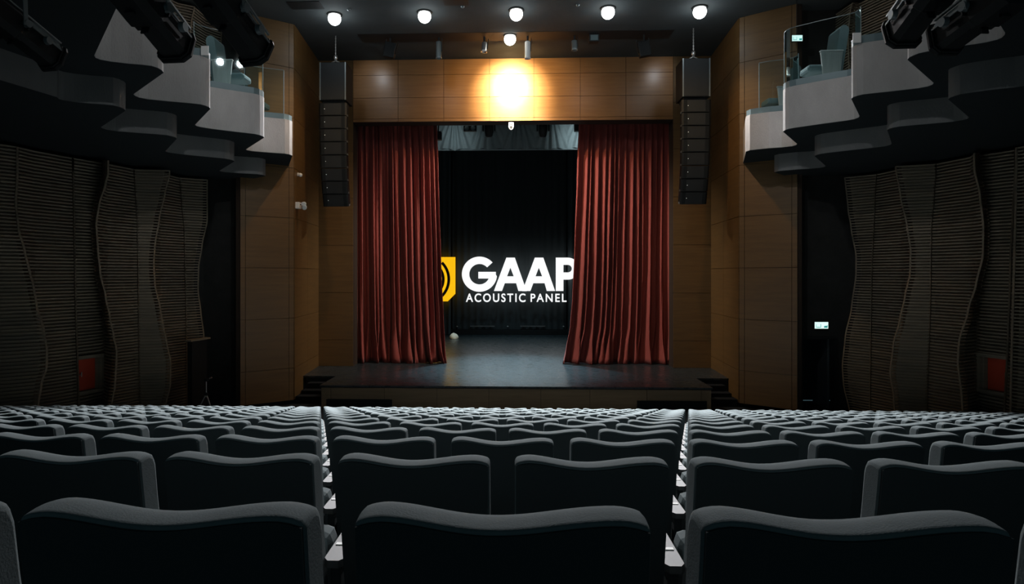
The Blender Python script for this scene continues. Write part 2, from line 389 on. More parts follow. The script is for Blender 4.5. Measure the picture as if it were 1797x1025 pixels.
slat_panel('slatted_wall_panel', [('w', -60), ('p', W0, 61, 0.45), ('w', 61), ('w', H1)], WL, -1, 0.05, ZB, 'slatted timber acoustic panel at the left edge of the view, before the red niche', group=GL)
slat_panel('slatted_wall_panel', [('w', -420), ('w', -240), ('w', -60)], WL, -1, 0.05, ZB, 'slatted timber acoustic panel cut off by the left edge of the view', group=GL)
E_r = [(300, 1483), (370, 1490), (400, 1495), (450, 1504), (480, 1504), (540, 1496), (590, 1485), (640, 1480), (670, 1482), (720, 1493)]
S_r = [(300, 1540), (350, 1537), (500, 1531), (720, 1528)]
W2r = [(300, 1574), (345, 1582), (400, 1594), (440, 1600), (480, 1599), (520, 1590), (560, 1581), (600, 1570), (650, 1564), (690, 1570), (720, 1572)]
H2r = [(300, 1644), (350, 1641), (400, 1636), (500, 1635), (720, 1628)]
W1r = [(300, 1712), (345, 1722), (400, 1728), (450, 1727), (500, 1715), (540, 1702), (600, 1685), (630, 1683), (690, 1690), (720, 1692)]
H1r = [(300, 1784), (400, 1779), (450, 1776), (500, 1775), (600, 1771), (720, 1765)]
GR = 'slatted acoustic panels on the right wall'
hr0, hr1 = at(1740, 695, 13.6).z, at(1740, 622, 13.6).z
slat_panel('slatted_wall_panel', [('w', S_r), ('p', E_r, 1495, 0.10)], WR, 1, 0.05, ZB, 'narrow slatted timber acoustic panel beside the exit doorway on the right wall', group=GR)
slat_panel('slatted_wall_panel', [('w', H2r), ('p', W2r, 1582, 0.45), ('w', 1582), ('w', S_r)], WR, 1, 0.05, ZB, 'slatted timber acoustic panel, second from the exit doorway on the right wall', group=GR)
slat_panel('slatted_wall_panel', [('w', H1r), ('w', 1711), ('p', W1r, 1704, 0.45), ('w', 1703), ('w', H2r)], WR, 1, 0.05, ZB, 'slatted timber acoustic panel around the red niche on the right wall', hole=(0, 1, hr0, hr1), group=GR)
slat_panel('slatted_wall_panel', [('w', 1950), ('w', 1860), ('p', [(300, 1786), (720, 1776)], 1790, 0.1), ('w', H1r)], WR, 1, 0.05, ZB, 'slatted timber acoustic panel at the right edge of the view', group=GR)
# above the balconies the panels go on
GUL = 'slatted panels above the left balcony'; GUR = 'slatted panels above the right balcony'
U0 = [(-60, 344), (0, 340), (30, 334), (60, 331), (90, 331), (200, 336)]
slat_panel('slatted_wall_panel', [('w', 312), ('p', U0, 338, 0.25), ('w', 361)], WL, -1, ZT, CEIL-0.02, 'light slatted panel above the left balcony between two black spotlights', group=GUL)
slat_panel('slatted_wall_panel', [('w', 230), ('w', 270), ('w', 312)], WL, -1, ZT, CEIL-0.02, 'slatted panel above the left balcony behind the middle black spotlight', group=GUL)
slat_panel('slatted_wall_panel', [('w', 361), ('p', [(-60, 392), (200, 380)], 386, 0.1)], WL, -1, ZT, CEIL-0.02, 'narrow slatted panel above the left balcony beside the rounded grey seat', group=GUL)
U1 = [(-60, 1505), (0, 1500), (35, 1493), (70, 1490), (200, 1494)]
slat_panel('slatted_wall_panel', [('w', 1506), ('p', U1, 1497, 0.25), ('w', 1458)], WR, 1, ZT, CEIL-0.02, 'slatted panel above the right balcony behind the glass railing', group=GUR)
slat_panel('slatted_wall_panel', [('w', 1538), ('w', 1522), ('w', 1506)], WR, 1, ZT, CEIL-0.02, 'narrow slatted panel above the right balcony, next to the folded one', group=GUR)
slat_panel('slatted_wall_panel', [('w', 1660), ('w', 1600), ('w', 1538)], WR, 1, ZT, CEIL-0.02, 'slatted panel above the right balcony behind the black spotlights', group=GUR)

def niche(pa, pb, f, sg, z0, z1, label, hpx, group):
    Ya, Yb = on_wall(pa, f, sg), on_wall(pb, f, sg)
    A = Vector((f(Ya), Ya, 0)); B = Vector((f(Yb), Yb, 0))
    A = Vector((at(pa, 480, Ya).x, Ya, 0)); B = Vector((at(pb, 480, Yb).x, Yb, 0))
    d = (B-A).normalized(); nn = Vector((-sg, 0, 0)); L = (B-A).length
    o = thing('wall_niche', (A.x, A.y, z0), label, 'niche', group)
    def pr(m, u0, u1, w0, w1, za, zb):
        q = [A+d*u0+nn*w0, A+d*u1+nn*w0, A+d*u1+nn*w1, A+d*u0+nn*w1]; m.prism([(v.x, v.y) for v in q], za, zb)
    m = MB(); pr(m, 0, L, -0.06, 0.05, z1-0.08, z1); pr(m, 0, L, -0.06, 0.05, z0, z0+0.07)
    pr(m, L-0.14, L, -0.06, 0.04, z0+0.07, z1-0.08); pr(m, 0, 0.05, -0.06, 0.03, z0+0.07, z1-0.08); pr(m, 0, L, -0.16, -0.14, z0+0.07, z1-0.08)
    pr(m, L-0.17, L-0.14, -0.14, -0.02, z0+0.07, z1-0.08)
    m.build('frame', 'slat', o)
    m = MB(); pr(m, 0.05, L-0.17, -0.13, -0.10, z0+0.07, z1-0.08); dr = m.build('red_door', 'red', o)
    for q in hpx:
        c = A+d*(L*q)+nn*(-0.10); zc = z0+(z1-z0)*0.5
        m = MB(); m.cyl((c.x, c.y, zc), (c.x-sg*0.05, c.y, zc), 0.014, n=8); m.cyl((c.x-sg*0.05, c.y, zc-0.05), (c.x-sg*0.05, c.y, zc+0.06), 0.011, n=8)
        m.build('handle', 'steel', dr)['label'] = 'shiny steel handle'
niche(131, 186, WL, -1, hz0+0.02, hz1-0.01, 'red-backed recessed niche in the slatted left wall', (0.15, 0.28), None)
niche(1773, 1711, WR, 1, hr0+0.02, hr1-0.01, 'red-backed recessed niche in the slatted right wall', (0.04, 0.2), None)

# ------------------------------------------------------------------ balconies
LB = [(245, -75), (165, 97), (168, 101.5), (176, 104.5), (195, 108), (225, 111.5), (250, 113.5), (266, 115.5), (277, 119), (284, 123), (287, 127),
      (233.5, 165), (237, 168), (244, 171), (260, 174), (300, 178), (334, 181), (352, 183), (361, 185.5), (367, 188), (369, 190.5),
      (342, 218.7), (345, 221), (352, 222.8), (372, 226), (400, 229.5), (430, 233), (447, 235), (456, 237), (462, 239.5), (463.5, 241),
      (431, 262), (434, 263.5), (442, 265), (462, 266.8), (485, 268.5), (500, 269.5), (508, 271), (513, 273)]
LBE = (514, 295)
RB = [(1680, -75), (1764, 56.5), (1763, 61), (1758, 66), (1750, 69.5), (1731, 74), (1710, 77.5), (1685, 80.7), (1655, 85), (1628, 90), (1612, 93.5), (1602, 97.5), (1595, 101), (1592.5, 104),
      (1639, 145), (1636, 148.5), (1628, 151.5), (1612, 154.5), (1598, 156.2), (1565, 160), (1532, 163.5), (1515, 165.5), (1504, 168), (1497, 170.5), (1494, 173),
      (1508.5, 203), (1507, 205.8), (1499, 209), (1485, 211.5), (1466, 214), (1440, 217.5), (1416, 221), (1395, 224), (1384, 226), (1378, 228), (1374, 230.5),
      (1399, 252), (1397, 254.5), (1390, 256.5), (1372, 258.5), (1349, 260), (1330, 262), (1316, 263.5), (1309, 266)]
RBE = (1302.5, 287)
BH0, BH1 = 3.15, 4.05
def segs_of(P, side):
    """split into the scallops: tip .. corner"""
    idx = [i for i in range(len(P)) if i > 0]
    out = []; cur = []
    for i in range(1, len(P)):
        a, b_ = P[i-1], P[i]
        big = (math.hypot(b_.x-a.x, b_.y-a.y) > 0.85) and (b_.y-a.y) > 0.5
        if big:
            if len(cur) > 1: out.append(cur)
            cur = [b_]
        else: cur.append(b_)
    if len(cur) > 1: out.append(cur)
    return out
bal_pl = {}
for side, P2, PE, f, sg in (('left', LB, LBE, WL, -1), ('right', RB, RBE, WR, 1)):
    P = [atz(x, y, BH0) for x, y in P2]
    end = atz(*PE, BH0); ye = min(end.y, 17.95)
    end = Vector((end.x, ye, 0))
    cor = cl if sg < 0 else cr; ev = el if sg < 0 else er
    t_ = (ye-17.1)/(YC-17.1)
    poly = [(P[0].x+sg*1.4, 3.0)]+[(p.x, p.y) for p in P]+[(end.x, end.y), (ev.x-0.0, 17.08), (ev.x, Yd-0.02), (f(Yd)+sg*0.4, Yd-0.02), (f(3.0)+sg*0.4, 3.0)]
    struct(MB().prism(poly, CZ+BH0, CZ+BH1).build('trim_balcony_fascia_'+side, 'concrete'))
    inn = poly[:]
    struct(MB().prism(inn, CZ+BH0-0.008, CZ+BH0).build('ceiling_under_balcony_'+side, 'soffit'))
    # lower tier, set back
    Q = [Vector((p.x+sg*0.92, p.y+0.5, 0)) for p in P]
    Q = [q for q in Q if q.y < 16.9]
    poly2 = [(Q[1].x+sg*1.3, 3.0)]+[(q.x, q.y) for q in Q[1:]]+[(Q[-1].x+sg*0.5, 17.3), (f(17.3)+sg*0.4, 17.3), (f(3.0)+sg*0.4, 3.0)]
    struct(MB().prism(poly2, CZ+2.692, CZ+2.70).build('ceiling_lower_tier_'+side, 'soffit'))
    struct(MB().prism(poly2, CZ+2.70, CZ+BH0-0.008).build('trim_balcony_lower_tier_'+side, 'concrete_shade'))
    bal_pl[side] = P
    sc_ = segs_of(P, side)
    names = {'left': ['leftmost', 'second from the left', 'third from left, by the seat end', 'next to the left veneer wall'],
             'right': ['farthest right', 'second from the right', 'before the seat end', 'next to the right veneer wall']}[side]
    for k, sg_pts in enumerate(sc_[-4:]):
        pts = [Vector((p.x+sg*0.05, p.y+0.05, 0)) for p in sg_pts]
        o = thing('glass_railing', (pts[0].x, pts[0].y, CZ+BH1), 'clear glass balcony railing on the %s balcony, %s' % (side, names[k]), 'railing', 'glass railings on the %s balcony' % side)
        def strip(m, z0, z1, t):
            A = []; B = []
            n = len(pts)
            for i, p in enumerate(pts):
                d = (pts[min(i+1, n-1)]-pts[max(i-1, 0)]).normalized(); nn = Vector((-d.y, d.x, 0))
                A.append(p-nn*t); B.append(p+nn*t)
            m.prism([(v.x, v.y) for v in A]+[(v.x, v.y) for v in B[::-1]], z0, z1)
        m = MB(); strip(m, CZ+BH1, CZ+BH1+0.15, 0.022); m.build('channel', 'kerb', o)
        pts = pts[:-2] if k == 3 else pts
        m = MB(); A = [(p.x, p.y, CZ+BH1+0.15) for p in pts]; B = [(p.x, p.y, CZ+BH1+1.28) for p in pts]
        if k >= 2: 
            m.grid([A, B], False); m.build('glass_pane', 'glass', o)
            m = MB(); strip(m, CZ+BH1+1.28, CZ+BH1+1.292, 0.006)
            for q in (pts[0], pts[-1]): m.box(q.x-.006, q.x+.006, q.y-.006, q.y+.006, CZ+BH1+0.15, CZ+BH1+1.28)
            m.build('glass_edge', 'glassedge', o)
        else:
            m.grid([A, [(a[0], a[1], a[2]+0.06) for a in A]], False); m.build('glass_pane', 'glass', o)

# seats on the balconies, seen end-on
def balcony_seat(pos, face, label):
    o = thing('balcony_seat', pos, label, 'seat')
    x, y, z = pos; s = face           # the end panel faces the camera, seat looks to +-x
    m = MB(); top, bot, h = 0.235, 0.15, 0.80
    vs = []
    for yy in (y-0.02, y+0.02):
        vs += [(x-bot, yy, z), (x+bot, yy, z), (x+top, yy, z+h), (x-top, yy, z+h)]
    m.add(vs, [(0, 1, 2, 3), (7, 6, 5, 4), (0, 4, 5, 1), (1, 5, 6, 2), (2, 6, 7, 3), (3, 7, 4, 0)])
    m.build('end_panel', 'seatwood', o)
    m = MB(); m.cbox(x-top-0.01, x+top+0.01, y-0.04, y+0.04, z+h, z+h+0.03, 0.008); m.build('armrest', 'seatwood', o)
    prof = []                           # tall rounded back
    for i in range(13):
        a = math.pi*i/12; prof.append((-s*0.30+0.10*math.cos(a), 1.28+0.12*math.sin(a)))
    prof = [(-s*0.14+0.09, 0.20)]+prof+[(-s*0.14-0.09, 0.20)]
    m = MB(); m.poly_xz([(x+p, z+q) for p, q in prof], y+0.04, y+0.54); m.build('backrest', 'bfab', o)
    m = MB(); m.cbox(x-0.10 if s > 0 else x-0.46, x+0.46 if s > 0 else x+0.10, y+0.05, y+0.53, z+0.40, z+0.56, 0.06); m.build('seat_cushion', 'bfab', o)
M['bfab'] = mat('balcony_seat_fabric', (0.085, 0.125, 0.13), 0.9, spec=0.2)
ZF = CZ+BH1
p = at(390, 150, 14.0); balcony_seat((p.x, p.y, ZF), 1, 'grey balcony seat with a tapered wooden end panel on the left balcony')
p = at(430, 150, 16.3); balcony_seat((p.x+0.02, p.y, ZF), 1, 'grey balcony seat behind glass at the stage end of the left balcony')
p = at(1459, 150, 13.9); balcony_seat((p.x, p.y, ZF), -1, 'grey balcony seat with a tapered wooden end panel on the right balcony')
p = at(1380, 150, 16.5); balcony_seat((p.x, p.y, ZF), -1, 'grey balcony seat half hidden at the stage end of the right balcony')
for (px, py, Y, sg, lb) in ((363, 88, 13.1, -1, 'small white card on the left balcony railing'), (1499, 64, 13.6, 1, 'small white card on the right balcony railing')):
    pl_ = bal_pl['left' if sg < 0 else 'right']
for lb, px, py, z in (('small white notice on the channel of the left balcony railing', 361, 86, 4.13), ('small white notice on the channel of the right balcony railing', 1502, 64, 4.13)):
    q = atz(px, py+10, BH1+0.02); 
    tag(MB().box(q.x-0.07, q.x+0.07, q.y-0.04, q.y-0.025, CZ+BH1+0.0, CZ+BH1+0.17).build('notice_card', 'white', None, (q.x, q.y, CZ+BH1)), lb, 'notice')
# recessed lights over the balconies
def disc_light(name, p, r, m, label, cat, group, dome=False):
    o = thing(name, (p[0], p[1], CEIL), label, cat, group)
    MB().lathe([(r*1.15, 0.0), (r*1.15, -0.02), (r*0.85, -0.03), (r*0.8, -0.01)], (p[0], p[1], CEIL)).build('housing', 'black', o)
    if dome: prof = [(r*math.cos(a), -0.12-r*math.sin(a)) for a in [-0.75+i*(math.pi/2+0.75)/12 for i in range(13)]]
    else: prof = [(r, -0.03), (r*.6, -0.045), (0.001, -0.05)]
    MB().lathe(prof, (p[0], p[1], CEIL)).build('lens', m, o)
GD = 'ceiling downlights over the stage front'
pos_n = ['leftmost glowing ceiling downlight, above the left speaker stack', 'second glowing ceiling downlight from the left', 'middle glowing ceiling downlight of the row of five', 'second glowing ceiling downlight from the right', 'rightmost glowing ceiling downlight, above the right speaker stack']
for p, l in zip(down_pos, pos_n): disc_light('ceiling_downlight', p, 0.18, 'lens', l, 'ceiling light', GD, True)
disc_light('ceiling_downlight', warm_pos, 0.18, 'lenswarm', 'warm glowing ceiling downlight right above the bright veneer patch', 'ceiling light', None, True)
for x, y, l in ((-9.4, 7.2, 'nearest on the left side'), (-8.8, 9.6, 'farther one on the left side'), (9.6, 7.0, 'nearest on the right side'), (9.1, 9.2, 'farther one on the right side')):
    disc_light('ceiling_downlight', (x, y), 0.16, 'lensbright', 'recessed balcony ceiling downlight mirrored in the glass, '+l, 'ceiling light', 'ceiling downlights over the balconies')

# ------------------------------------------------------------------ stage
fl, fr = at(561, 676, 17.4).x, at(1251, 679, 17.4).x
y_s = 19.0
MBs = MB().box(fl, fr, 17.4, y_s, ST-0.05, ST).box(-6.75, 6.85, y_s, YP+0.6, ST-0.05, ST).box(-9, 9, YP+0.6, 33.2, ST-0.05, ST)
struct(MBs.build('floor_stage', 'stage'))
mb = MB().box(fl+0.06, fr-0.06, 17.5, y_s, 0, ST-0.05)
mb.box(-6.4, 6.5, y_s+0.05, YP, 0, ST-0.05)
struct(mb.build('wall_stage_core', 'black'))
g, b = MB(), MB()
ju = [at(x, 690, 17.46).x for x in (561, 581, 675, 767, 858, 949, 1035, 1135, 1230, 1251)]
panel_wall(g, b, (fl+0.03, 17.46), (fr-0.03, 17.46), [0]+[j-fl-0.03 for j in ju[1:-1]]+[fr-fl-0.06], [0.02, ST-0.07], 0.01, 0.02)
struct(b.build('trim_stage_front', 'woodf')); struct(g.build('wall_stage_front', 'woodgap'))
for x0, x1, l in ((573, 688, 'left'), (1118, 1240, 'right')):
    a, c = at(x0, 700, 17.43).x, at(x1, 700, 17.43).x; zt = at(630, 701, 17.43).z if l == 'left' else at(1180, 703.5, 17.43).z
    o = thing('stage_vent', ((a+c)/2, 17.42, 0.02), 'dark grey rectangular vent cover low on the stage front at the %s' % l, 'vent')
    MB().box(a, c, 17.40, 17.44, 0.0, zt).build('frame', 'kerbd' if 'kerbd' in M else 'black', o)
    m = MB()
    for k in range(6): m.box(a+0.05, c-0.05, 17.385, 17.40, 0.03+k*0.045, 0.05+k*0.045)
    m.build('louvre', 'spkcase', o)
# steps at both sides
for sg, l in ((-1, 'left'), (1, 'right')):
    xin = fl if sg < 0 else fr
    o = thing('stage_steps', (xin+sg*0.6, 18.2, 0), 'black three-step stair up to the stage on the %s side' % l, 'stairs')
    for k in range(3):
        zt = ST-0.2*(k+1)+0.0; wd = (0.86, 0.98, 1.18)[k]
        y0 = y_s-0.32*(k+1)
        zt = ST-(0.165*(k+1)); 
        if k == 2: zt = ST-0.44
        wd = min(wd, abs((cl.x if sg < 0 else cr.x)-xin)-0.04-0.06*(2-k)); m = MB().cbox(min(xin, xin+sg*wd), max(xin, xin+sg*wd), y0, y_s-0.02, 0, zt, 0.01); m.build('step', 'stepm', o) if 'stepm' in M else m.build('step', 'black', o)
# stage house
struct(MB().box(-9.2, 9.2, 33.0, 33.2, 0, 13).build('wall_back', 'backdrop'))
struct(MB().box(-9.2, -9.0, YP+.6, 33, 0, 13).build('wall_stage_left', 'backdrop')); struct(MB().box(9.0, 9.2, YP+.6, 33, 0, 13).build('wall_stage_right', 'backdrop'))
struct(MB().box(-9.2, 9.2, YP+.5, 33.2, 13, 13.2).build('ceiling_stage', 'backdrop'))
YB = 32.4
def folds(u, N, ph, amp, v=0):
    return amp*(0.75*math.sin(2*math.pi*N*u+ph)+0.25*math.sin(2*math.pi*N*2.3*u+1.7*ph)+0.18*math.sin(2*math.pi*N*0.37*u+2*ph))
o = MB(); rows = []
x0, x1 = at(794, 500, YB).x, at(994, 500, YB).x
for i in range(2):
    rows.append([(x0+(x1-x0)*j/120, YB+0.03*math.sin(j*0.9), ST+0.28 if i == 0 else 12.5) for j in range(121)])
o.grid(rows, True); tag(o.build('backdrop', 'backdrop', None, (0, YB, ST+0.28)), 'black backdrop cloth hanging at the back of the stage behind the lettering', 'backdrop')
m = MB().cbox(x0-0.1, x1+0.1, YB-0.05, YB+0.25, ST, ST+0.26, 0.01)
rl = thing('backstage_plinth', ((x0+x1)/2, YB, ST), 'low black plinth along the foot of the backdrop with pale strips', 'plinth')
m.build('body', 'black', rl)
for a, c in ((825, 868), (913, 957)):
    q0, q1 = at(a, 572.5, YB-0.08), at(c, 572.5, YB-0.08)
    MB().box(q0.x, q1.x, YB-0.09, YB-0.05, q0.z-0.02, q0.z+0.02).build('strip', 'gstrip' if 'gstrip' in M else 'arm', rl)
for a in (802, 891, 989):
    q = at(a, 573, YB-0.08); MB().lathe([(0.035, -0.03), (0.05, 0), (0.03, 0.03), (0.001, 0.035)], q, 10).build('knob', 'steel', rl)
for a, c, l in ((740, 791, 'left'), (996, 1050, 'right')):
    q0, q1 = at(a, 500, 32.2), at(c, 500, 32.2)
    m = MB(); rows = [[(q0.x+(q1.x-q0.x)*j/40, 32.2+0.05*math.sin(j*.8), z) for j in range(41)] for z in (ST+0.02, 12.4)]
    m.grid(rows); tag(m.build('wing_curtain', 'leg', None, (q0.x, 32.2, ST)) if 'leg' in M else m.build('wing_curtain', mat('grey_leg_cloth_'+l, (0.05, 0.065, 0.07), 0.9), None, (q0.x, 32.2, ST)), 'dark grey wing curtain at the %s of the stage back' % l, 'curtain')

# lettering hung before the backdrop
YS = 31.9
q = at(890, 490, YS)
sign = thing('logo_sign', (q.x, YS, q.z), 'white and yellow GAAP ACOUSTIC PANEL lettering hanging between the red curtains', 'sign')
def C4(x, y): p = at(740+x/5.127, 420+y/5.127, YS); return (p.x, p.z)
def letter(polys, m='white_sign', nm='letter', y0=0.0, lab=None):
    mb_ = MB()
    for P in polys: mb_.poly_xz([C4(*p) for p in P], YS-0.03+y0, YS+0.03+y0)
    o = mb_.build(nm, m, sign)
    if lab: o['label'] = lab
cx, cy, Ro, Ri = 520, 314, 158, 92
def arc(cx, cy, r, a0, a1, n, sy=1.0): return [(cx+r*math.cos(math.radians(a0+(a1-a0)*i/n)), cy-sy*r*math.sin(math.radians(a0+(a1-a0)*i/n))) for i in range(n+1)]
outer = arc(cx, cy, Ro, 42, 360-17, 44); inner = arc(cx, cy, Ri, 360-25, 38, 36)
def arcq(a0, a1, n=44):
    out = []
    for i in range(n):
        a, b_ = a0+(a1-a0)*i/n, a0+(a1-a0)*(i+1)/n
        out.append([arc(cx, cy, Ri, a, a, 1)[0], arc(cx, cy, Ro, a, a, 1)[0], arc(cx, cy, Ro, b_, b_, 1)[0], arc(cx, cy, Ri, b_, b_, 1)[0]])
    return out
G = arcq(42, 352)
G += [[(510, 293), (667, 293), (667, 318), (676, 330), (660, 353), (510, 353)]]
letter(G, lab='white letter G')
for dx in (0, 256):
    A = [[(762, 165), (838, 165), (798, 255), (768, 333), (748, 395), (727, 465), (650, 465)][:1]+[(798, 165), (798, 255), (768, 333), (748, 395), (722, 465), (650, 465)],
         [(798, 165), (838, 165), (944, 465), (870, 465), (850, 395), (828, 333), (798, 255)],
         [(768, 333), (828, 333), (850, 395), (748, 395)]]
    letter([[(x+dx, y) for x, y in P] for P in A], lab='white letter A')
stem = [(1207, 165), (1275, 165), (1275, 465), (1207, 465)]
bowl = []
for i in range(20):
    a, b_ = 90-180*i/20, 90-180*(i+1)/20
    def pt(r, ry, an): return (1315+r*math.cos(math.radians(an)), 264-ry*math.sin(math.radians(an)))
    bowl.append([pt(36, 34, a), pt(100, 99, a), pt(100, 99, b_), pt(36, 34, b_)])
letter([stem, [(1275, 165), (1315, 165), (1315, 230), (1275, 230)], [(1275, 298), (1315, 298), (1315, 363), (1275, 363)]]+bowl, lab='white letter P')
letter([[(70, 160), (303, 160), (303, 490), (235, 558), (138, 558), (70, 490)]], 'yellow_sign', 'emblem_plate', 0.0, 'yellow shield-like plate with cut corners')
rings = []
for r0, r1, sx in ((0, 0, 0),):
    pass
M['emblack'] = mat('emblem_black', (0.02, 0.018, 0.012), 0.6)
ar = []
for R0, R1, hy in ((192, 217, 150), (143, 168, 110)):
    for i in range(20):
        a, b_ = -46+92*i/20, -46+92*(i+1)/20
        def pe(R, an, c=(40, 360)): return (c[0]+R*math.cos(math.radians(an)), c[1]-R*1.02*math.sin(math.radians(an)))
        ar.append([pe(R0, a), pe(R1, a), pe(R1, b_), pe(R0, b_)])
mb_ = MB()
for P in ar: mb_.poly_xz([C4(*p) for p in P], YS-0.045, YS-0.031)
mb_.build('emblem_arcs', 'emblack', sign)['label'] = 'black curved sound-wave arcs'
def text_obj(txt, x0c, x1c, y0c, y1c):
    cu = bpy.data.curves.new('lettering', 'FONT'); cu.body = txt; cu.extrude = 0.03; cu.offset = 0.014; cu.space_character = 1.28; cu.size = 1.0
    tmp = bpy.data.objects.new('lettering_source', cu); COL.objects.link(tmp)
    dg = bpy.context.evaluated_depsgraph_get(); me = bpy.data.meshes.new_from_object(tmp.evaluated_get(dg))
    COL.objects.unlink(tmp); bpy.data.objects.remove(tmp)
    xs = [v.co.x for v in me.vertices]; ys = [v.co.y for v in me.vertices]
    a, b_ = C4(x0c, y1c), C4(x1c, y0c)
    for v in me.vertices:
        x = a[0]+(v.co.x-min(xs))/(max(xs)-min(xs))*(b_[0]-a[0]); z = a[1]+(v.co.y-min(ys))/(max(ys)-min(ys))*(b_[1]-a[1])
        v.co = (x-sign.location.x, v.co.z, z-sign.location.z)
    me.materials.append(M['white_sign']); o = bpy.data.objects.new('lettering', me); COL.objects.link(o); o.parent = sign
    o['label'] = 'small white word '+txt
text_obj('ACOUSTIC', 398, 934, 488, 564)
text_obj('PANEL', 980, 1303, 490, 563)
m = MB()
for x in (560, 900, 1240):
    a = C4(x, 170 if x != 560 else 165); m.cyl((a[0], YS+0.02, a[1]), (a[0], YS+0.02, 13.0), 0.004, n=5)
m.build('suspension_wire', 'black', sign)

# white bundle on the stage
q = at(796, 590, 30.4)
m = MB(); prof = [(0.001, 0.30), (0.05, 0.27), (0.12, 0.24), (0.18, 0.17), (0.22, 0.08), (0.20, 0.0)]
vs = []; n = 20
for r, z in prof:
    for i in range(n):
        a = 2*math.pi*i/n; rr = r*(1+0.10*math.sin(3*a+z*9)+0.05*math.sin(7*a)); vs.append((q.x+rr*math.cos(a), q.y+rr*math.sin(a), ST+z*0.95))
m.add(vs, [(k*n+i, (k+1)*n+i, (k+1)*n+(i+1) % n, k*n+(i+1) % n) for k in range(len(prof)-1) for i in range(n)], True)
tag(m.build('cloth_bundle', 'cloth', None, (q.x, q.y, ST)), 'small white cloth bundle lying on the stage floor by the left curtain', 'bundle')

# red house curtains
def red_curtain(side):
    Yc = 22.07; NU, NV = 300, 48
    zb, zt = ST+0.01, zh+0.35
    rnd = random.Random(3 if side == 'left' else 11)
    ws = [rnd.uniform(0.6, 1.5) for _ in range(17)]; tot = sum(ws); cum = [0]
    for w_ in ws: cum.append(cum[-1]+w_/tot)
    def phi(u):
        for i in range(len(ws)):
            if u <= cum[i+1]+1e-9: return i+(u-cum[i])/(cum[i+1]-cum[i])
        return len(ws)
    amps = [rnd.uniform(0.6, 1.2) for _ in range(len(ws)+2)]
    rows = []
    for j in range(NV+1):
        v = j/NV; z = zb+(zt-zb)*v
        py = PY0-FPX*(z-CZ)/Yc
        if side == 'left': xo = at(618, py, Yc).x-0.25; xi = at(interp([(200, 767), (300, 770), (480, 775), (560, 779), (610, 782), (640, 786)], py), py, Yc).x
        else: xo = at(1184, py, Yc).x+0.25; xi = at(interp([(200, 1016), (300, 1012), (450, 1007), (520, 1004), (570, 1000), (610, 993), (640, 988)], py), py, Yc).x
        row = []
        low = max(0, 1-v*6)
        for i in range(NU+1):
            u = i/NU; ph = phi(u); k = int(min(ph, len(ws)-1)); fr_ = ph-k
            am = amps[k]*(1-fr_)+amps[k+1]*fr_
            yy = 0.14-0.34*am*(0.5+0.5*math.cos(2*math.pi*(ph+0.06*math.sin(v*5+k))))**1.6*(0.75+0.30*(1-v)) + 0.028*math.sin(2*math.pi*ph*2.7+v*2)
            xx = 0.07*math.sin(2*math.pi*ph+1.2)*am
            yy -= low**2*0.16*(0.5+0.5*math.sin(ph*2.3+1))+low*0.04*math.sin(ph*9.1+v*30)
            xx += low**1.5*0.13*math.sin(ph*1.9+k)
            e = min(1, u/0.03, (1-u)/0.015)
            row.append((xo+(xi-xo)*u+xx*e, Yc+yy, z))
        rows.append(row)
    m = MB(); m.grid(rows, True, flip=(side == 'right'))
    o = m.build('stage_curtain', 'curtain', None, ((rows[0][0][0]+rows[0][-1][0])/2, Yc, zb))
    sd = o.modifiers.new('thick', 'SOLIDIFY'); sd.thickness = 0.012
    tag(o, 'pleated red velvet stage curtain drawn to the %s' % side, 'curtain')
red_curtain('left'); red_curtain('right')
# grey valance with gathers
YV = 24.0
vx0, vx1 = at(700, 230, YV).x, at(1080, 230, YV).x
pin = [at(x, 205, YV).x for x in (742, 798, 856, 910, 967, 1024)]
rows = []
for j in range(25):
    v = j/24; z0_ = at(890, 262, YV).z; z = z0_+v*1.35; row = []
    for i in range(401):
        x = vx0+(vx1-vx0)*i/400
        k = min(range(len(pin)), key=lambda q_: abs(pin[q_]-x)); dx = x-pin[k]
        an = math.atan2(dx, (1.5-v*1.35)+0.15); wgt = math.exp(-(abs(an)/0.42)**2)
        y = YV+0.055*wgt*math.sin(an*34+k)+0.02*math.sin(x*17+math.sin(z*3))*(1-wgt)-0.12*wgt
        zz = z+(0.02*math.sin(x*9)-0.03*math.exp(-(dx/0.12)**2))*(1-v)
        row.append((x, y, zz))
    rows.append(row)
m = MB(); m.grid(rows)
m.cyl((vx0, YV-0.03, rows[0][0][2]), (vx1, YV-0.03, rows[0][0][2]), 0.035, n=8)
tag(MB().cyl((-9.0, YV, rows[-1][0][2]+0.04), (9.0, YV, rows[-1][0][2]+0.04), 0.035, n=8).build('batten_pipe', 'black', None, (0, YV, rows[-1][0][2])), 'black pipe carrying the grey valance cloth', 'pipe')
o = m.build('valance', 'valance', None, ((vx0+vx1)/2, YV, rows[0][0][2])); tag(o, 'gathered grey valance cloth across the top of the stage opening', 'valance')

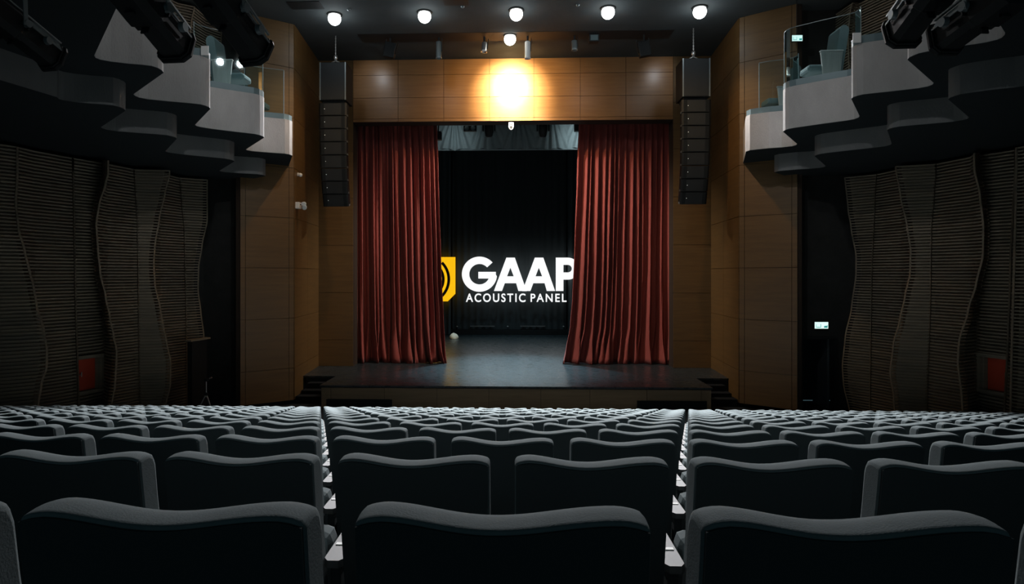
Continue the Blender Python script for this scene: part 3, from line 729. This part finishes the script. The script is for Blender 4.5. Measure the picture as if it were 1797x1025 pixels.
# fixtures below the header, before the valance
def yoke(m, c, w_, h, r=0.02):
    x, y, z = c; m.box(x-w_, x-w_+0.03, y-0.02, y+0.02, z, z+h); m.box(x+w_-0.03, x+w_, y-0.02, y+0.02, z, z+h); m.box(x-w_, x+w_, y-0.02, y+0.02, z+h, z+h+0.03); m.cyl((x, y, z+h), (x, y, z+h+0.35), 0.02, n=8)
zbar = at(890, 205, 22.9).z
tag(MB().cyl((-9.0, 22.9, zbar+0.20), (9.0, 22.9, zbar+0.20), 0.03, n=10).build('lighting_bar', 'black', None, (0, 22.9, zbar+0.15)), 'black lighting bar behind the top of the stage opening', 'bar')
for px, l in ((858, 'left'), (953, 'right')):
    q = at(px, 228, 22.9)
    o = thing('moving_head_light', (q.x, q.y, zbar+0.15), 'black moving-head stage light hanging at the %s of the grey valance' % l, 'stage light', 'moving heads below the header')
    m = MB(); m.lathe([(0.001, 0.28), (0.12, 0.26), (0.17, 0.16), (0.17, -0.05), (0.13, -0.22), (0.08, -0.26), (0.001, -0.26)], (q.x, q.y, q.z), 16, Matrix.Rotation(0.25, 3, 'X')); m.build('lamp_head', 'blackmetal', o)
    m = MB(); m.cbox(q.x-0.24, q.x-0.18, q.y-0.06, q.y+0.06, q.z-0.05, q.z+0.32, 0.02); m.cbox(q.x+0.18, q.x+0.24, q.y-0.06, q.y+0.06, q.z-0.05, q.z+0.32, 0.02); m.cbox(q.x-0.24, q.x+0.24, q.y-0.12, q.y+0.12, q.z+0.3, zbar+0.15, 0.02); m.build('yoke', 'spkcase', o)
q = at(825, 226, 22.9)
o = thing('twin_blinder_light', (q.x, q.y, zbar+0.15), 'black twin-lens stage light hanging left of the moving head', 'stage light')
m = MB().cbox(q.x-0.24, q.x+0.24, q.y-0.08, q.y+0.08, q.z-0.1, q.z+0.1, 0.02); m.build('body', 'blackmetal', o)
for dx in (-0.12, 0.11): MB().lathe([(0.09, 0.02), (0.08, 0), (0.001, 0.015)], (q.x+dx, q.y-0.09, q.z), 14, Matrix.Rotation(math.pi/2, 3, 'X')).build('lens', 'alu', o)
MB().cyl((q.x+0.2, q.y, q.z+0.08), (q.x+0.32, q.y, zbar+0.15), 0.02, n=8).build('bracket', 'blackmetal', o)
q = at(897, 222, 20.98)
o = thing('security_camera', (q.x, q.y, q.z), 'small white shield-shaped camera under the middle of the header', 'camera')
m = MB().poly_xz([(q.x-0.085, q.z+0.13), (q.x-0.09, q.z-0.02), (q.x-0.05, q.z-0.1), (q.x, q.z-0.125), (q.x+0.05, q.z-0.1), (q.x+0.09, q.z-0.02), (q.x+0.085, q.z+0.13)], q.y-0.05, q.y+0.05); m.build('housing', 'greyw', o)
MB().cyl((q.x, q.y-0.07, q.z-0.03), (q.x, q.y-0.05, q.z-0.03), 0.04, n=14).build('lens', 'black', o)
MB().box(q.x-0.045, q.x+0.045, q.y-0.055, q.y-0.05, q.z+0.05, q.z+0.07).build('slot', 'black', o)
MB().box(q.x-0.03, q.x+0.03, q.y+0.0, YP+0.02, q.z+0.05, q.z+0.16).build('bracket', 'black', o)
for px, py, l in ((769, 238, 'left'), (1014, 223, 'right')):
    q = at(px, py, 22.6)
    o = thing('par_light', (q.x, q.y, q.z), 'small black stage lamp at the top %s corner of the stage opening' % l, 'stage light')
    m = MB().cbox(q.x-0.13, q.x+0.13, q.y-0.12, q.y+0.12, q.z-0.16, q.z+0.14, 0.03); m.build('body', 'blackmetal', o)
    MB().cyl((q.x, q.y, q.z+0.14), (q.x, q.y+0.3, zbar+0.15), 0.025, n=8).build('bracket', 'blackmetal', o)

# ------------------------------------------------------------------ slot in the ceiling with small spots
sa, sb_ = atz(635, 72, 7.27), atz(1172, 70, 7.27); yn = atz(900, 56, 7.27).y
struct(MB().box(sa.x, sb_.x, yn, atz(900, 71, 7.27).y, CEIL-0.006, CEIL+0.001).build('trim_ceiling_slot', 'black'))
sp = [(685, 88, 0.35, 'flat black flood lamp on the ceiling, leftmost of the row', 'box'), (770, 88, 0.0, 'slim grey cylinder spot on the ceiling above the left curtain', 'cyl'), (850, 83, 0.1, 'short pale cylinder spot left of the warm downlight', 'cyls'),
      (926, 88, 0.0, 'bright white cylinder spot right of the warm downlight', 'cylw'), (1008, 80, -0.05, 'dark cylinder spot on the ceiling right of centre', 'cyls'), (1042, 68, 0, 'small square lamp with a pale glass in the ceiling slot', 'sq'), (1130, 86, -0.3, 'tilted flat black flood lamp on the ceiling, rightmost of the row', 'box')]
for px, py, tilt, lab, kind in sp:
    Ysp = yn+0.35; q = at(px, py, Ysp)
    o = thing('ceiling_spotlight', (q.x, q.y, CEIL-0.006), lab, 'spotlight', 'spotlights in the ceiling slot')
    Xm = Matrix.Translation((q.x, q.y, q.z)) @ Matrix.Rotation(tilt*0.6, 4, 'Y')
    if kind == 'box':
        MB().cbox(-0.17, 0.17, -0.10, 0.10, -0.24, 0.22, 0.02, Xm).build('body', 'spkcase', o)
        MB().box(-0.2, -0.17, -0.03, 0.03, -0.1, 0.3, Xm).box(0.17, 0.2, -0.03, 0.03, -0.1, 0.3, Xm).build('bracket', 'blackmetal', o)
        MB().cyl((q.x, q.y, q.z+0.2), (q.x, q.y, CEIL-0.006), 0.03, n=8).build('stem', 'black', o)
    elif kind == 'sq':
        MB().cbox(-0.15, 0.15, -0.12, 0.12, -0.12, 0.10, 0.01, Xm).build('body', 'black', o)
        MB().box(-0.11, 0.11, -0.135, -0.12, -0.09, 0.07, Xm).build('glass', 'kerb', o)
        MB().cyl((q.x, q.y, q.z+0.1), (q.x, q.y, CEIL-0.006), 0.03, n=8).build('stem', 'black', o)
    else:
        h = 0.26 if kind != 'cyls' else 0.15
        mm = {'cyl': 'alu', 'cylw': 'white', 'cyls': 'steel' if px == 850 else 'alu'}[kind]
        MB().lathe([(0.001, h), (0.075, h), (0.085, h-0.02), (0.085, -h+0.05), (0.1, -h), (0.085, -h), (0.07, -h+0.03), (0.001, -h+0.04)], (q.x, q.y, q.z), 20, Matrix.Rotation(tilt, 3, 'Y')).build('body', mm, o)
        MB().box(0.09, 0.11, -0.03, 0.03, -0.05, h+0.1, Xm).build('bracket', 'black', o)
        MB().cyl((q.x, q.y, q.z+h), (q.x, q.y, CEIL-0.006), 0.03, n=8).build('stem', 'black', o)
# small ceiling sprinklers / detectors and hatches
for px, py, l in ((612, 16, 'left of the second downlight'), (812, 11, 'beside the dark square hatch'), (1014, 8, 'right of the middle downlight')):
    q = atz(px, py, 7.27); tag(MB().lathe([(0.001, -0.05), (0.03, -0.045), (0.05, -0.02), (0.05, 0)], (q.x, q.y, CEIL), 12).build('smoke_detector', 'alu', None, (q.x, q.y, CEIL)), 'tiny round ceiling detector '+l, 'detector')
for (a, c, l) in (((513, 16), (560, 2), 'left'), ((780, 9), (820, -8), 'middle')):
    q0, q1 = atz(*a, 7.27), atz(c[0], c[1], 7.27)
    tag(MB().box(q0.x, q1.x, q1.y, q0.y, CEIL-0.012, CEIL).build('ceiling_hatch', 'black', None, (q0.x, q0.y, CEIL)), 'black rectangular ceiling hatch at the top %s' % l, 'hatch')

# ------------------------------------------------------------------ line arrays
def line_array(cx_px, side, YA):
    cx_ = at(cx_px, 200, YA).x
    anc = atz(587 if side == 'left' else 1220, 60 if side == 'left' else 50, 7.27)
    o = thing('line_array_speaker', (cx_, YA, CEIL), 'tall black hanging speaker stack at the %s of the stage opening' % side, 'speaker', 'hanging speaker stacks')
    W = 0.40; tilt = 0.0
    def zpy(py): return at(cx_px, py, YA).z
    zt, zb_ = zpy(109 if side == 'left' else 102), zpy(180 if side == 'left' else 174)
    sub = MB().cbox(cx_-W, cx_+W, YA, YA+0.75, zb_+0.07, zt, 0.012).build('bass_cabinet', 'spkcase', o)
    g_ = MB().cbox(cx_-W+0.05, cx_+W-0.05, YA-0.012, YA+0.0, zb_+0.09, zt-0.02, 0.004).build('grille', 'spk', sub); 
    s2 = MB()
    for sx in (-1, 1): s2.box(cx_+sx*(W-0.02)-0.018, cx_+sx*(W-0.02)+0.018, YA-0.016, YA, zb_+0.08, zt-0.005)
    s2.build('edge_strip', 'alu', sub)
    MB().box(cx_-W*0.85, cx_+W*0.85, YA+0.1, YA+0.6, zb_-0.02, zb_+0.07).build('connector_frame', 'black', o)
    n = 8; y_, z_ = YA-0.02, zb_; h = (zb_-zpy(355 if side == 'left' else 351))/n*1.045
    angs = [0, 0.01, 0.03, 0.06, 0.11, 0.17, 0.23, 0.30]
    for k in range(n):
        X = Matrix.Translation((cx_, y_, z_)) @ Matrix.Rotation(angs[k], 4, 'X')
        cab = MB(); hh = h-0.022; ww = W+0.02-0.004*k
        # cabinet: wide front, tapering to the rear
        vs = []
        for zz in (-h+0.005, -0.017):
            vs += [(-ww, 0.03, zz), (-ww+0.05, 0, zz), (ww-0.05, 0, zz), (ww, 0.03, zz), (ww*0.82, 0.5, zz*0.96), (-ww*0.82, 0.5, zz*0.96)]
        vs = [X @ Vector(v) for v in vs]
        cab.add(vs, [(5, 4, 3, 2, 1, 0), (6, 7, 8, 9, 10, 11)]+[(i, (i+1) % 6, (i+1) % 6+6, i+6) for i in range(6)])
        c_ = cab.build('array_cabinet', 'spkcase', o)
        MB().box(-ww*0.62, ww*0.62, -0.010, 0.0, -h+0.02, -0.03, X).build('grille', 'spk', c_)
        MB().box(-ww+0.17, -ww+0.185, -0.014, -0.0, -h*0.5-0.008, -h*0.5+0.008, X).build('badge', 'dot', c_)
        for e_ in (-1, 1): MB().box(e_*ww*0.96-0.012, e_*ww*0.96+0.012, 0.06, 0.2, -h, -h+0.05, X).build('rigging_pin', 'alu', c_)
        d_ = X @ Vector((0, 0, -h)); y_, z_ = d_.y, d_.z
    zt2 = zt
    m = MB(); m.cyl((cx_-0.25, YA+0.3, zt2+0.02), (cx_, YA+0.3, zt2+0.14), 0.022, n=8).cyl((cx_+0.25, YA+0.3, zt2+0.02), (cx_, YA+0.3, zt2+0.14), 0.022, n=8)
    m.cyl((cx_-0.3, YA+0.3, zt2), (cx_-0.3, YA+0.3, zt2+0.05), 0.05, n=8).cyl((cx_+0.3, YA+0.3, zt2), (cx_+0.3, YA+0.3, zt2+0.05), 0.05, n=8)
    m.lathe([(0.001, 0.32), (0.05, 0.3), (0.06, 0.22), (0.03, 0.14), (0.001, 0.13)], (cx_, YA+0.3, zt2), 12); m.build('lifting_bracket', 'steel', o)
    m = MB(); k = 0; z = zt2+0.3
    while z < CEIL:
        dx = 0.012 if k % 2 else 0.0; dy = 0.0 if k % 2 else 0.012
        m.cyl((cx_-dx, YA+0.3-dy, z), (cx_-dx, YA+0.3-dy, min(z+0.05, CEIL)), 0.008, n=6).cyl((cx_+dx, YA+0.3+dy, z), (cx_+dx, YA+0.3+dy, min(z+0.05, CEIL)), 0.008, n=6); z += 0.045; k += 1
    m.build('chain', 'steel', o)
line_array(584, 'left', 18.6); line_array(1222, 'right', 18.4)

# ------------------------------------------------------------------ things on the left return wall
q = at(520, 307, 18.35); xw = cl.x+0.035
xw = cl.x+(xl_o-cl.x)*(18.35-YC)/(YP-YC)+0.03
o = thing('security_camera', (xw, 18.35, q.z), 'tiny white security camera on the left veneer wall below the balcony', 'camera')
MB().cbox(xw, xw+0.05, 18.31, 18.39, q.z-0.04, q.z+0.06, 0.01).build('mount', 'white', o)
MB().lathe([(0.001, 0.05), (0.05, 0.03), (0.06, 0), (0.05, -0.05), (0.001, -0.07)], (xw+0.1, 18.3, q.z), 14).build('dome', 'white', o)
q = at(527, 361, 18.2); xw = cl.x+(xl_o-cl.x)*(18.2-YC)/(YP-YC)+0.03
o = thing('emergency_light', (xw, 18.2, q.z), 'white twin-head emergency light on the left veneer wall', 'wall light')
MB().cbox(xw, xw+0.12, 18.1, 18.3, q.z-0.09, q.z+0.10, 0.01).build('box', 'white', o)
MB().cyl((xw+0.12, 18.2, q.z+0.03), (xw+0.2, 18.2, q.z+0.03), 0.02, n=8).build('arm', 'black', o)
for dz_, dx in ((0.05, 0.25), (-0.05, 0.27)):
    MB().lathe([(0.001, -0.05), (0.05, -0.045), (0.065, 0), (0.075, 0.05), (0.06, 0.055), (0.001, 0.045)], (xw+dx, 18.15, q.z+dz_), 14, Matrix.Rotation(math.pi/2+0.4, 3, 'X')).build('lamp_head', 'white', o)

# exit sign over the doorway, exit sign on the right balcony
def exit_sign(q, w_, h, label):
    o = thing('exit_sign', (q.x, q.y, q.z), label, 'sign')
    MB().cbox(q.x-w_, q.x+w_, q.y, q.y+0.06, q.z-h, q.z+h, 0.008).build('box', 'black', o)
    MB().box(q.x-w_*0.95, q.x+w_*0.95, q.y-0.006, q.y, q.z-h*0.9, q.z+h*0.9).build('panel', 'glow', o)
    m = MB()   # walking figure, door and arrow
    m.box(q.x-w_*0.75, q.x-w_*0.15, q.y-0.010, q.y-0.006, q.z-h*0.60, q.z-h*0.45)
    m.box(q.x-w_*0.75, q.x-w_*0.70, q.y-0.010, q.y-0.006, q.z-h*0.6, q.z+h*0.3); m.box(q.x-w_*0.14, q.x-w_*0.08, q.y-0.010, q.y-0.006, q.z-h*0.6, q.z+h*0.4)
    m.poly_xz([(q.x+w_*0.35, q.z-h*0.3), (q.x+w_*0.5, q.z-h*0.05), (q.x+w_*0.65, q.z-h*0.2), (q.x+w_*0.85, q.z+h*0.1), (q.x+w_*0.85, q.z-h*0.65), (q.x+w_*0.35, q.z-h*0.65)], q.y-0.010, q.y-0.006)
    m.build('pictogram', 'green', o)
q = at(1441.5, 571, Yd-0.07); exit_sign(q, 0.19, 0.10, 'small lit exit sign above the dark doorway on the right')
q = at(1399, 67, 16.9); q = Vector((q.x, 17.0, q.z)); exit_sign(at(1399, 67, 16.7), 0.14, 0.085, 'small lit exit sign seen through the right balcony glass')
q = at(1399, 67, 16.7)
# its hanger to the ceiling belongs to the sign
EXS = [o_ for o_ in COL.objects if o_.name.startswith('exit_sign')][-1]
MB().cyl((q.x, q.y+0.03, q.z+0.08), (q.x, q.y+0.03, CEIL), 0.012, n=6).build('hanger', 'black', EXS)

# ------------------------------------------------------------------ vestibule box and tripod at the left
Yv = 15.55
a, c = at(327, 650, Yv).x, at(367, 650, 16.3).x; zt = at(340, 597, Yv).z
o = thing('dark_cupboard', (a+0.4, 16.4, 0), 'tall dark cupboard-like box against the slatted left wall', 'cupboard')
X0 = at(337, 650, Yv).x
m = MB().prism([(a, Yv+0.05), (X0, Yv), (c-0.03, 16.25), (c-0.12, 16.32)], 0, zt-0.04); m.build('body', 'cup' if 'cup' in M else 'black', o)
m = MB().prism([(a-0.04, Yv+0.03), (X0, Yv-0.04), (c+0.05, 16.28), (c-0.12, 16.36)], zt-0.04, zt); m.build('top', 'slat', o)
q = at(362, 690, 15.6)
o = thing('tripod_stand', (q.x, 15.6, 0), 'silver tripod stand in front of the dark wall at the left', 'tripod')
hub = Vector((q.x, 15.6, q.z-0.02)); top = at(362, 668, 15.6)
for ang in (200, 340, 90):
    a_ = math.radians(ang); MB().cyl(hub, (q.x+0.36*math.cos(a_), 15.6+0.36*math.sin(a_), 0.0), 0.014, 0.011, 8).build('leg', 'steel', o)
MB().cyl(hub-Vector((0, 0, 0.08)), (top.x, top.y, top.z), 0.013, n=8).build('column', 'steel', o)
MB().lathe([(0.03, 0.04), (0.045, 0.02), (0.045, -0.02), (0.03, -0.04)], hub, 12).build('collar', 'black', o)
MB().cbox(top.x-0.05, top.x+0.05, top.y-0.04, top.y+0.04, top.z-0.02, top.z+0.06, 0.01).cyl((top.x, top.y, top.z+0.02), (top.x+0.14, top.y-0.05, top.z+0.08), 0.014, n=8).build('tilt_head', 'blackmetal', o)
MB().cyl((top.x+0.10, top.y-0.04, top.z+0.06), (top.x+0.17, top.y-0.06, top.z+0.09), 0.018, n=8).build('grip', 'steel', o)

# ------------------------------------------------------------------ profile spotlights close to the camera
def profile_spot(p_near, p_far, R, label, roll=0.0):
    A, B = Vector(p_near), Vector(p_far); d = (B-A); L = d.length
    q = d.to_track_quat('Y', 'Z'); X = Matrix.Translation(A) @ q.to_matrix().to_4x4() @ Matrix.Rotation(roll, 4, 'Y')
    o = thing('profile_spotlight', A.lerp(B, 0.5), label, 'spotlight')
    def P(v): return X @ Vector(v)
    def ring(pr, y): return [P((x*R, y, z*R)) for x, z in pr]
    prof = [(-0.62, -1), (0.62, -1), (1, -0.62), (1, 0.55), (0.8, 0.95), (0.35, 1.0), (-0.35, 1.0), (-0.8, 0.95), (-1, 0.55), (-1, -0.62)]
    def loft(m, secs):
        rs = [ring([(x*s, z*s) for x, z in prof], y) for y, s in secs]; n = len(prof)
        vs = [v for r in rs for v in r]; fs = [(k*n+i, k*n+(i+1) % n, (k+1)*n+(i+1) % n, (k+1)*n+i) for k in range(len(rs)-1) for i in range(n)]
        fs += [tuple(range(n))[::-1], tuple(range(len(vs)-n, len(vs)))]; m.add(vs, [f[::-1] for f in fs])
    m = MB(); loft(m, [(0, 0.7), (0.03, 0.95), (L*0.42, 1.0), (L*0.45, 0.9), (L*0.50, 0.9)]); m.build('lamp_housing', 'blackmetal', o)
    m = MB(); loft(m, [(L*0.50, 0.78), (L*0.93, 0.80), (L*0.93, 0.92), (L*0.955, 0.92)]); m.build('lens_tube', 'blackmetal', o)
    m = MB(); loft(m, [(L*0.955, 0.96), (L*0.975, 1.0), (L, 1.0)]); m.build('colour_frame_holder', 'blackmetal', o)
    m = MB()                                 # cooling ribs along the upper edges
    for i in range(5):
        for s in (-1, 1):
            x = s*(0.55+0.10*i); z = 0.98-0.13*i
            m.add([P((x*R-0.004, L*0.52, z*R*0.82)), P((x*R+0.004, L*0.52, z*R*0.82)), P((x*R+0.004, L*0.92, z*R*0.82)), P((x*R-0.004, L*0.92, z*R*0.82)),
                   P((x*R-0.004, L*0.52, z*R*1.0)), P((x*R+0.004, L*0.52, z*R*1.0)), P((x*R+0.004, L*0.92, z*R*1.0)), P((x*R-0.004, L*0.92, z*R*1.0))],
                  [(0, 3, 2, 1), (4, 5, 6, 7), (0, 1, 5, 4), (2, 3, 7, 6), (1, 2, 6, 5), (0, 4, 7, 3)])
    m.build('cooling_rib', 'alu', o)
    m = MB()
    for s in (-1, 1): m.box(s*R*0.78-0.012, s*R*0.78+0.012, L*0.03, L*0.9, R*0.92, R*1.02, X)
    m.build('rail', 'alurail', o)
    for yy in (0.44, 0.72):                  # focus knobs on both sides
        for s in (-1, 1): MB().cyl(P((s*R*0.95, L*yy, R*0.25)), P((s*R*1.22, L*yy, R*0.25)), R*0.30, R*0.26, 18).build('focus_knob', 'alu', o)
    for s in (-1, 1): MB().box(s*R*1.0-0.02, s*R*1.0+0.02, L*0.46, L*0.48, -R*0.2, R*0.2, X).build('shutter', 'blackmetal', o)
    MB().box(-R*0.2, R*0.2, L*0.46, L*0.475, -R*1.25, -R*0.85, X).build('shutter', 'blackmetal', o)
    MB().box(-R*0.25, R*0.25, L*0.20, L*0.23, -R*1.12, -R*0.9, X).build('latch', 'blackmetal', o)
    m = MB()                                 # yoke arms up to a clamp
    piv = L*0.42; top_ = A.lerp(B, 0.42)+Vector((0, 0, 0.75))
    sd = q @ Vector((1, 0, 0))
    for s in (-1, 1):
        a_ = P((s*R*1.18, piv, 0)); b_ = top_+Vector((sd.x*s*R*1.0, sd.y*s*R*1.0, -0.25))
        n_ = Vector((sd.x, sd.y, 0)).normalized(); u_ = Vector((-n_.y, n_.x, 0))
        vs = []
        for p_ in (a_, b_):
            for e, g_ in ((-1, -1), (1, -1), (1, 1), (-1, 1)): vs.append(p_+n_*0.004*e+u_*0.02*g_)
        m.add(vs, [(0, 1, 5, 4), (1, 2, 6, 5), (2, 3, 7, 6), (3, 0, 4, 7), (3, 2, 1, 0), (4, 5, 6, 7)])
    e0 = top_+Vector((sd.x*-R, sd.y*-R, -0.25)); e1 = top_+Vector((sd.x*R, sd.y*R, -0.25)); m.cyl(e0, e1, 0.015, n=8)
    m.cyl(top_-Vector((0, 0, 0.25)), top_, 0.02, n=8); m.build('yoke', 'alu', o)
    return o, top_
M['alurail'] = mat('bright_rail', (0.45, 0.48, 0.48), 0.42, metal=0.8)
tops = []
specs = [((-40, -2, 5.0), (96, 106, 5.7), 0.125, 'black ribbed theatre spotlight at the left edge, leftmost of the near ones'),
         ((214, -35, 4.7), (312, 86, 5.4), 0.155, 'black ribbed theatre spotlight in front of the grey left balcony'),
         ((352, -42, 5.1), (452, 96, 5.8), 0.155, 'black ribbed theatre spotlight above the left balcony glass, nearest the stage'),
         ((1672, -60, 5.1), (1580, 62, 5.8), 0.155, 'black ribbed theatre spotlight at the top right, nearer the stage centre'),
         ((1790, -28, 4.6), (1655, 72, 5.3), 0.140, 'black ribbed theatre spotlight at the top right corner, rightmost of the near ones')]
for a_, b_, R, l in specs:
    o, t = profile_spot(at(*a_), at(*b_), R, l); tops.append((o, t))
for sg in (-1, 1):
    tt = [t for o, t in tops if (t.x < 0) == (sg < 0)]
    zc = max(t.z for t in tt)+0.06
    y0, y1 = sum(t.y for t in tt)/len(tt), 0
    xs = [t.x for t in tt]
    o = thing('truss_pipe', (sum(xs)/len(xs), y0, zc), 'black lighting pipe over the %s side, carrying the near spotlights' % ('left' if sg < 0 else 'right'), 'pipe')
    MB().cyl((min(xs)-0.8, y0, zc), (max(xs)+0.8, y0, zc), 0.03, n=12).build('pipe', 'black', o)
    m = MB()
    for x in (min(xs)-0.6, max(xs)+0.6): m.cyl((x, y0, zc), (x, y0, CEIL), 0.01, n=6)
    m.build('hanger', 'steel', o)
for (o, t) in tops:
    tt = [t2 for o2, t2 in tops if (t2.x < 0) == (t.x < 0)]; zc = max(k.z for k in tt)+0.06; y0 = sum(k.y for k in tt)/len(tt)
    MB().cyl(t, (t.x, y0, zc-0.05), 0.02, n=8).cbox(t.x-0.03, t.x+0.03, y0-0.045, y0+0.045, zc-0.07, zc-0.028, 0.01).build('clamp', 'steel', o)

# ------------------------------------------------------------------ theatre seats
def seat_meshes():
    root = bpy.data.objects.new('theatre_seat', None); COL.objects.link(root); root.empty_display_size = 0.1
    # upholstered back: ring sections along the width
    xs = []; K = 30; Wd = 0.236
    for i in range(K+1):
        t = -1+2*i/K; xs.append(Wd*math.sin(t*math.pi/2)*0.35+Wd*t*0.65)
    xs = [-Wd, -Wd+0.002, -Wd+0.007, -Wd+0.015]+[x for x in xs if abs(x) < Wd-0.02]+[Wd-0.015, Wd-0.007, Wd-0.002, Wd]
    def topz(x):
        u = x/Wd; a = abs(u)
        d = -0.026*(0.5+0.5*math.cos(math.pi*min(1, a/0.80)))
        d -= 0.012*max(0, (a-0.78)/0.22)**2
        return 0.95+d+0.003*math.sin(5*u+1)
    rows = []
    for x in xs:
        e = Wd-abs(x); rr = 0.010; k = 1.0 if e > rr else math.sqrt(max(0, 1-((rr-e)/rr)**2))
        ins = rr*(1-k); zt = topz(x)-ins
        cb = 0.020*(1-(x/Wd)**2)            # back is slightly dished for the sitter
        def yr(z): return -0.092+(0.95-z)*0.13+((0.95-z)**2)*0.12+ins+cb*0.35
        def yf(z): return 0.0+(0.95-z)*0.10+((0.95-z)**2)*0.16-ins+cb*0.35
        ring = []
        for z in (0.30, 0.42, 0.55, 0.68, 0.78, 0.86, 0.895): ring.append((x, yr(z), z if z < zt-0.02 else zt-0.02))
        ring += [(x, yr(zt-0.010), zt-0.010), (x, yr(zt-0.006), zt-0.006), (x, yr(zt)+0.0015, zt-0.0025), (x, yr(zt)+0.005, zt), (x, yr(zt)+0.012, zt+0.001)]
        y0, y1 = yr(zt)+0.012, yf(zt)-0.022
        for q_ in (0.33, 0.66): ring.append((x, y0+(y1-y0)*q_, zt+0.003))
        ring += [(x, y1, zt), (x, yf(zt)-0.011, zt-0.006), (x, yf(zt)-0.003, zt-0.018), (x, yf(zt-0.03), zt-0.035)]
        for z in (0.88, 0.80, 0.68, 0.55, 0.42, 0.30): ring.append((x, yf(z), min(z, zt-0.04)))
        ring.append(ring[0]); rows.append(ring)
    m = MB(); m.grid(rows, True, flip=True)
    m.add([r for r in rows[0][:-1]], [tuple(range(len(rows[0])-1))]); m.add([r for r in rows[-1][:-1]], [tuple(range(len(rows[0])-1))[::-1]])
    back = m.build('backrest', 'fabric', root)
    # dark moulded shell on the rear
    P = []; zz = [0.28, 0.42, 0.56, 0.70, 0.80, 0.87, 0.955]
    for k, z in enumerate(zz):
        row = []
        for i in range(25):
            x = (Wd-0.004)*(-1+2*i/24); cb = 0.020*(1-(x/Wd)**2)
            z_ = min(z, topz(x)-0.007)
            row.append((x, -0.092+(0.95-z_)*0.13+((0.95-z_)**2)*0.12+cb*0.35-0.006, z_))
        P.append(row)
    m = MB(); m.grid(P, True)
    P2 = [[(x, y+0.02, z) for x, y, z in r] for r in P]
    n = 25
    edge = [P[0][i] for i in range(n)]+[P[k][-1] for k in range(1, len(P))]+[P[-1][i] for i in range(n-2, -1, -1)]+[P[k][0] for k in range(len(P)-2, 0, -1)]
    e2 = [(x, y+0.012, z) for x, y, z in edge]; ne = len(edge)
    m.add(edge+e2, [(i, (i+1) % ne, (i+1) % ne+ne, i+ne) for i in range(ne)], False)
    shell = m.build('back_shell', 'shell', root)
    m = MB().cbox(-0.225, 0.225, 0.13, 0.26, 0.36, 0.62, 0.04); cush = m.build('seat_cushion', 'fabric', root)
    m = MB()                                  # armrest with a rounded rear end
    aw = 0.033; pl = [(-0.275-aw, 0.015), (-0.275-aw+0.015, -0.005), (-0.275+aw-0.015, -0.005), (-0.275+aw, 0.015), (-0.275+aw, 0.36), (-0.275+aw-0.02, 0.385), (-0.275-aw+0.02, 0.385), (-0.275-aw, 0.36)]
    m.prism(pl, 0.570, 0.595); arm = m.build('armrest', 'arm', root)
    m = MB().box(-0.275-0.024, -0.275+0.024, 0.110, 0.128, 0.595, 0.598); plate = m.build('number_plate', 'plate', root)
    m = MB().box(-0.292, -0.258, 0.03, 0.34, 0.0, 0.570); m.box(-0.31, -0.24, 0.02, 0.36, 0.0, 0.02); side = m.build('side_frame', 'shell', root)
    m = MB().box(-0.26, 0.225, 0.13, 0.17, 0.30, 0.34); sup = m.build('seat_support', 'black', root)
    return root, [back, shell, cush, arm, plate, side, sup]
proto, pkids = seat_meshes()
ORD = ['zeroth', 'first', 'second', 'third', 'fourth', 'fifth', 'sixth', 'seventh', 'eighth', 'ninth', 'tenth', 'eleventh', 'twelfth', 'thirteenth', 'fourteenth', 'fifteenth', 'sixteenth', 'seventeenth', 'eighteenth', 'nineteenth', 'twentieth'] + ['twenty-'+k for k in ('first', 'second', 'third', 'fourth', 'fifth', 'sixth', 'seventh', 'eighth', 'ninth')]+['thirtieth']+['thirty-'+k for k in ('first', 'second', 'third', 'fourth', 'fifth', 'sixth', 'seventh', 'eighth', 'ninth')]+['fortieth', 'forty-first', 'forty-second', 'forty-third']
first = True
def px_of(x, y):
    s, c = math.sin(TH), math.cos(TH); return PX0+FPX*(x*c+y*s)/(-x*s+y*c)
count = 0
for n in range(1, 15):
    d = row_d(n); xc = at(882, 500, d).x; z = row_z(n)
    xs = []
    for k in range(-30, 50):
        x = xc+(k-(n-1)/2)*S_
        if x-0.35 < WL(d)+0.55 or x+0.28 > WR(d)-0.55: continue
        if px_of(x+0.24, d) < 2 or px_of(x-0.24, d) > 1795: continue
        xs.append(x)
    for i, x in enumerate(xs):
        if first: r = proto; first = False
        else:
            r = proto.copy(); COL.objects.link(r)
            for kch in pkids:
                c_ = kch.copy(); COL.objects.link(c_); c_.parent = r
        r.location = (x, d, z)
        r.rotation_euler = (0, 0, 0)
        NW = {1: 'nearest row'}.get(n, ORD[n]+' row from the camera')
        if n == 14: NW = 'farthest row, next to the stage'
        half = i < (len(xs)+1)//2
        lab = ('grey upholstered theatre seat, %s from the left, in the %s' % (ORD[i+1], NW)) if half else ('grey upholstered theatre seat, %s from the right, in the %s' % (ORD[len(xs)-i], NW))
        tag(r, lab, 'seat', 'theatre seats'); count += 1
print('SEATS', count)
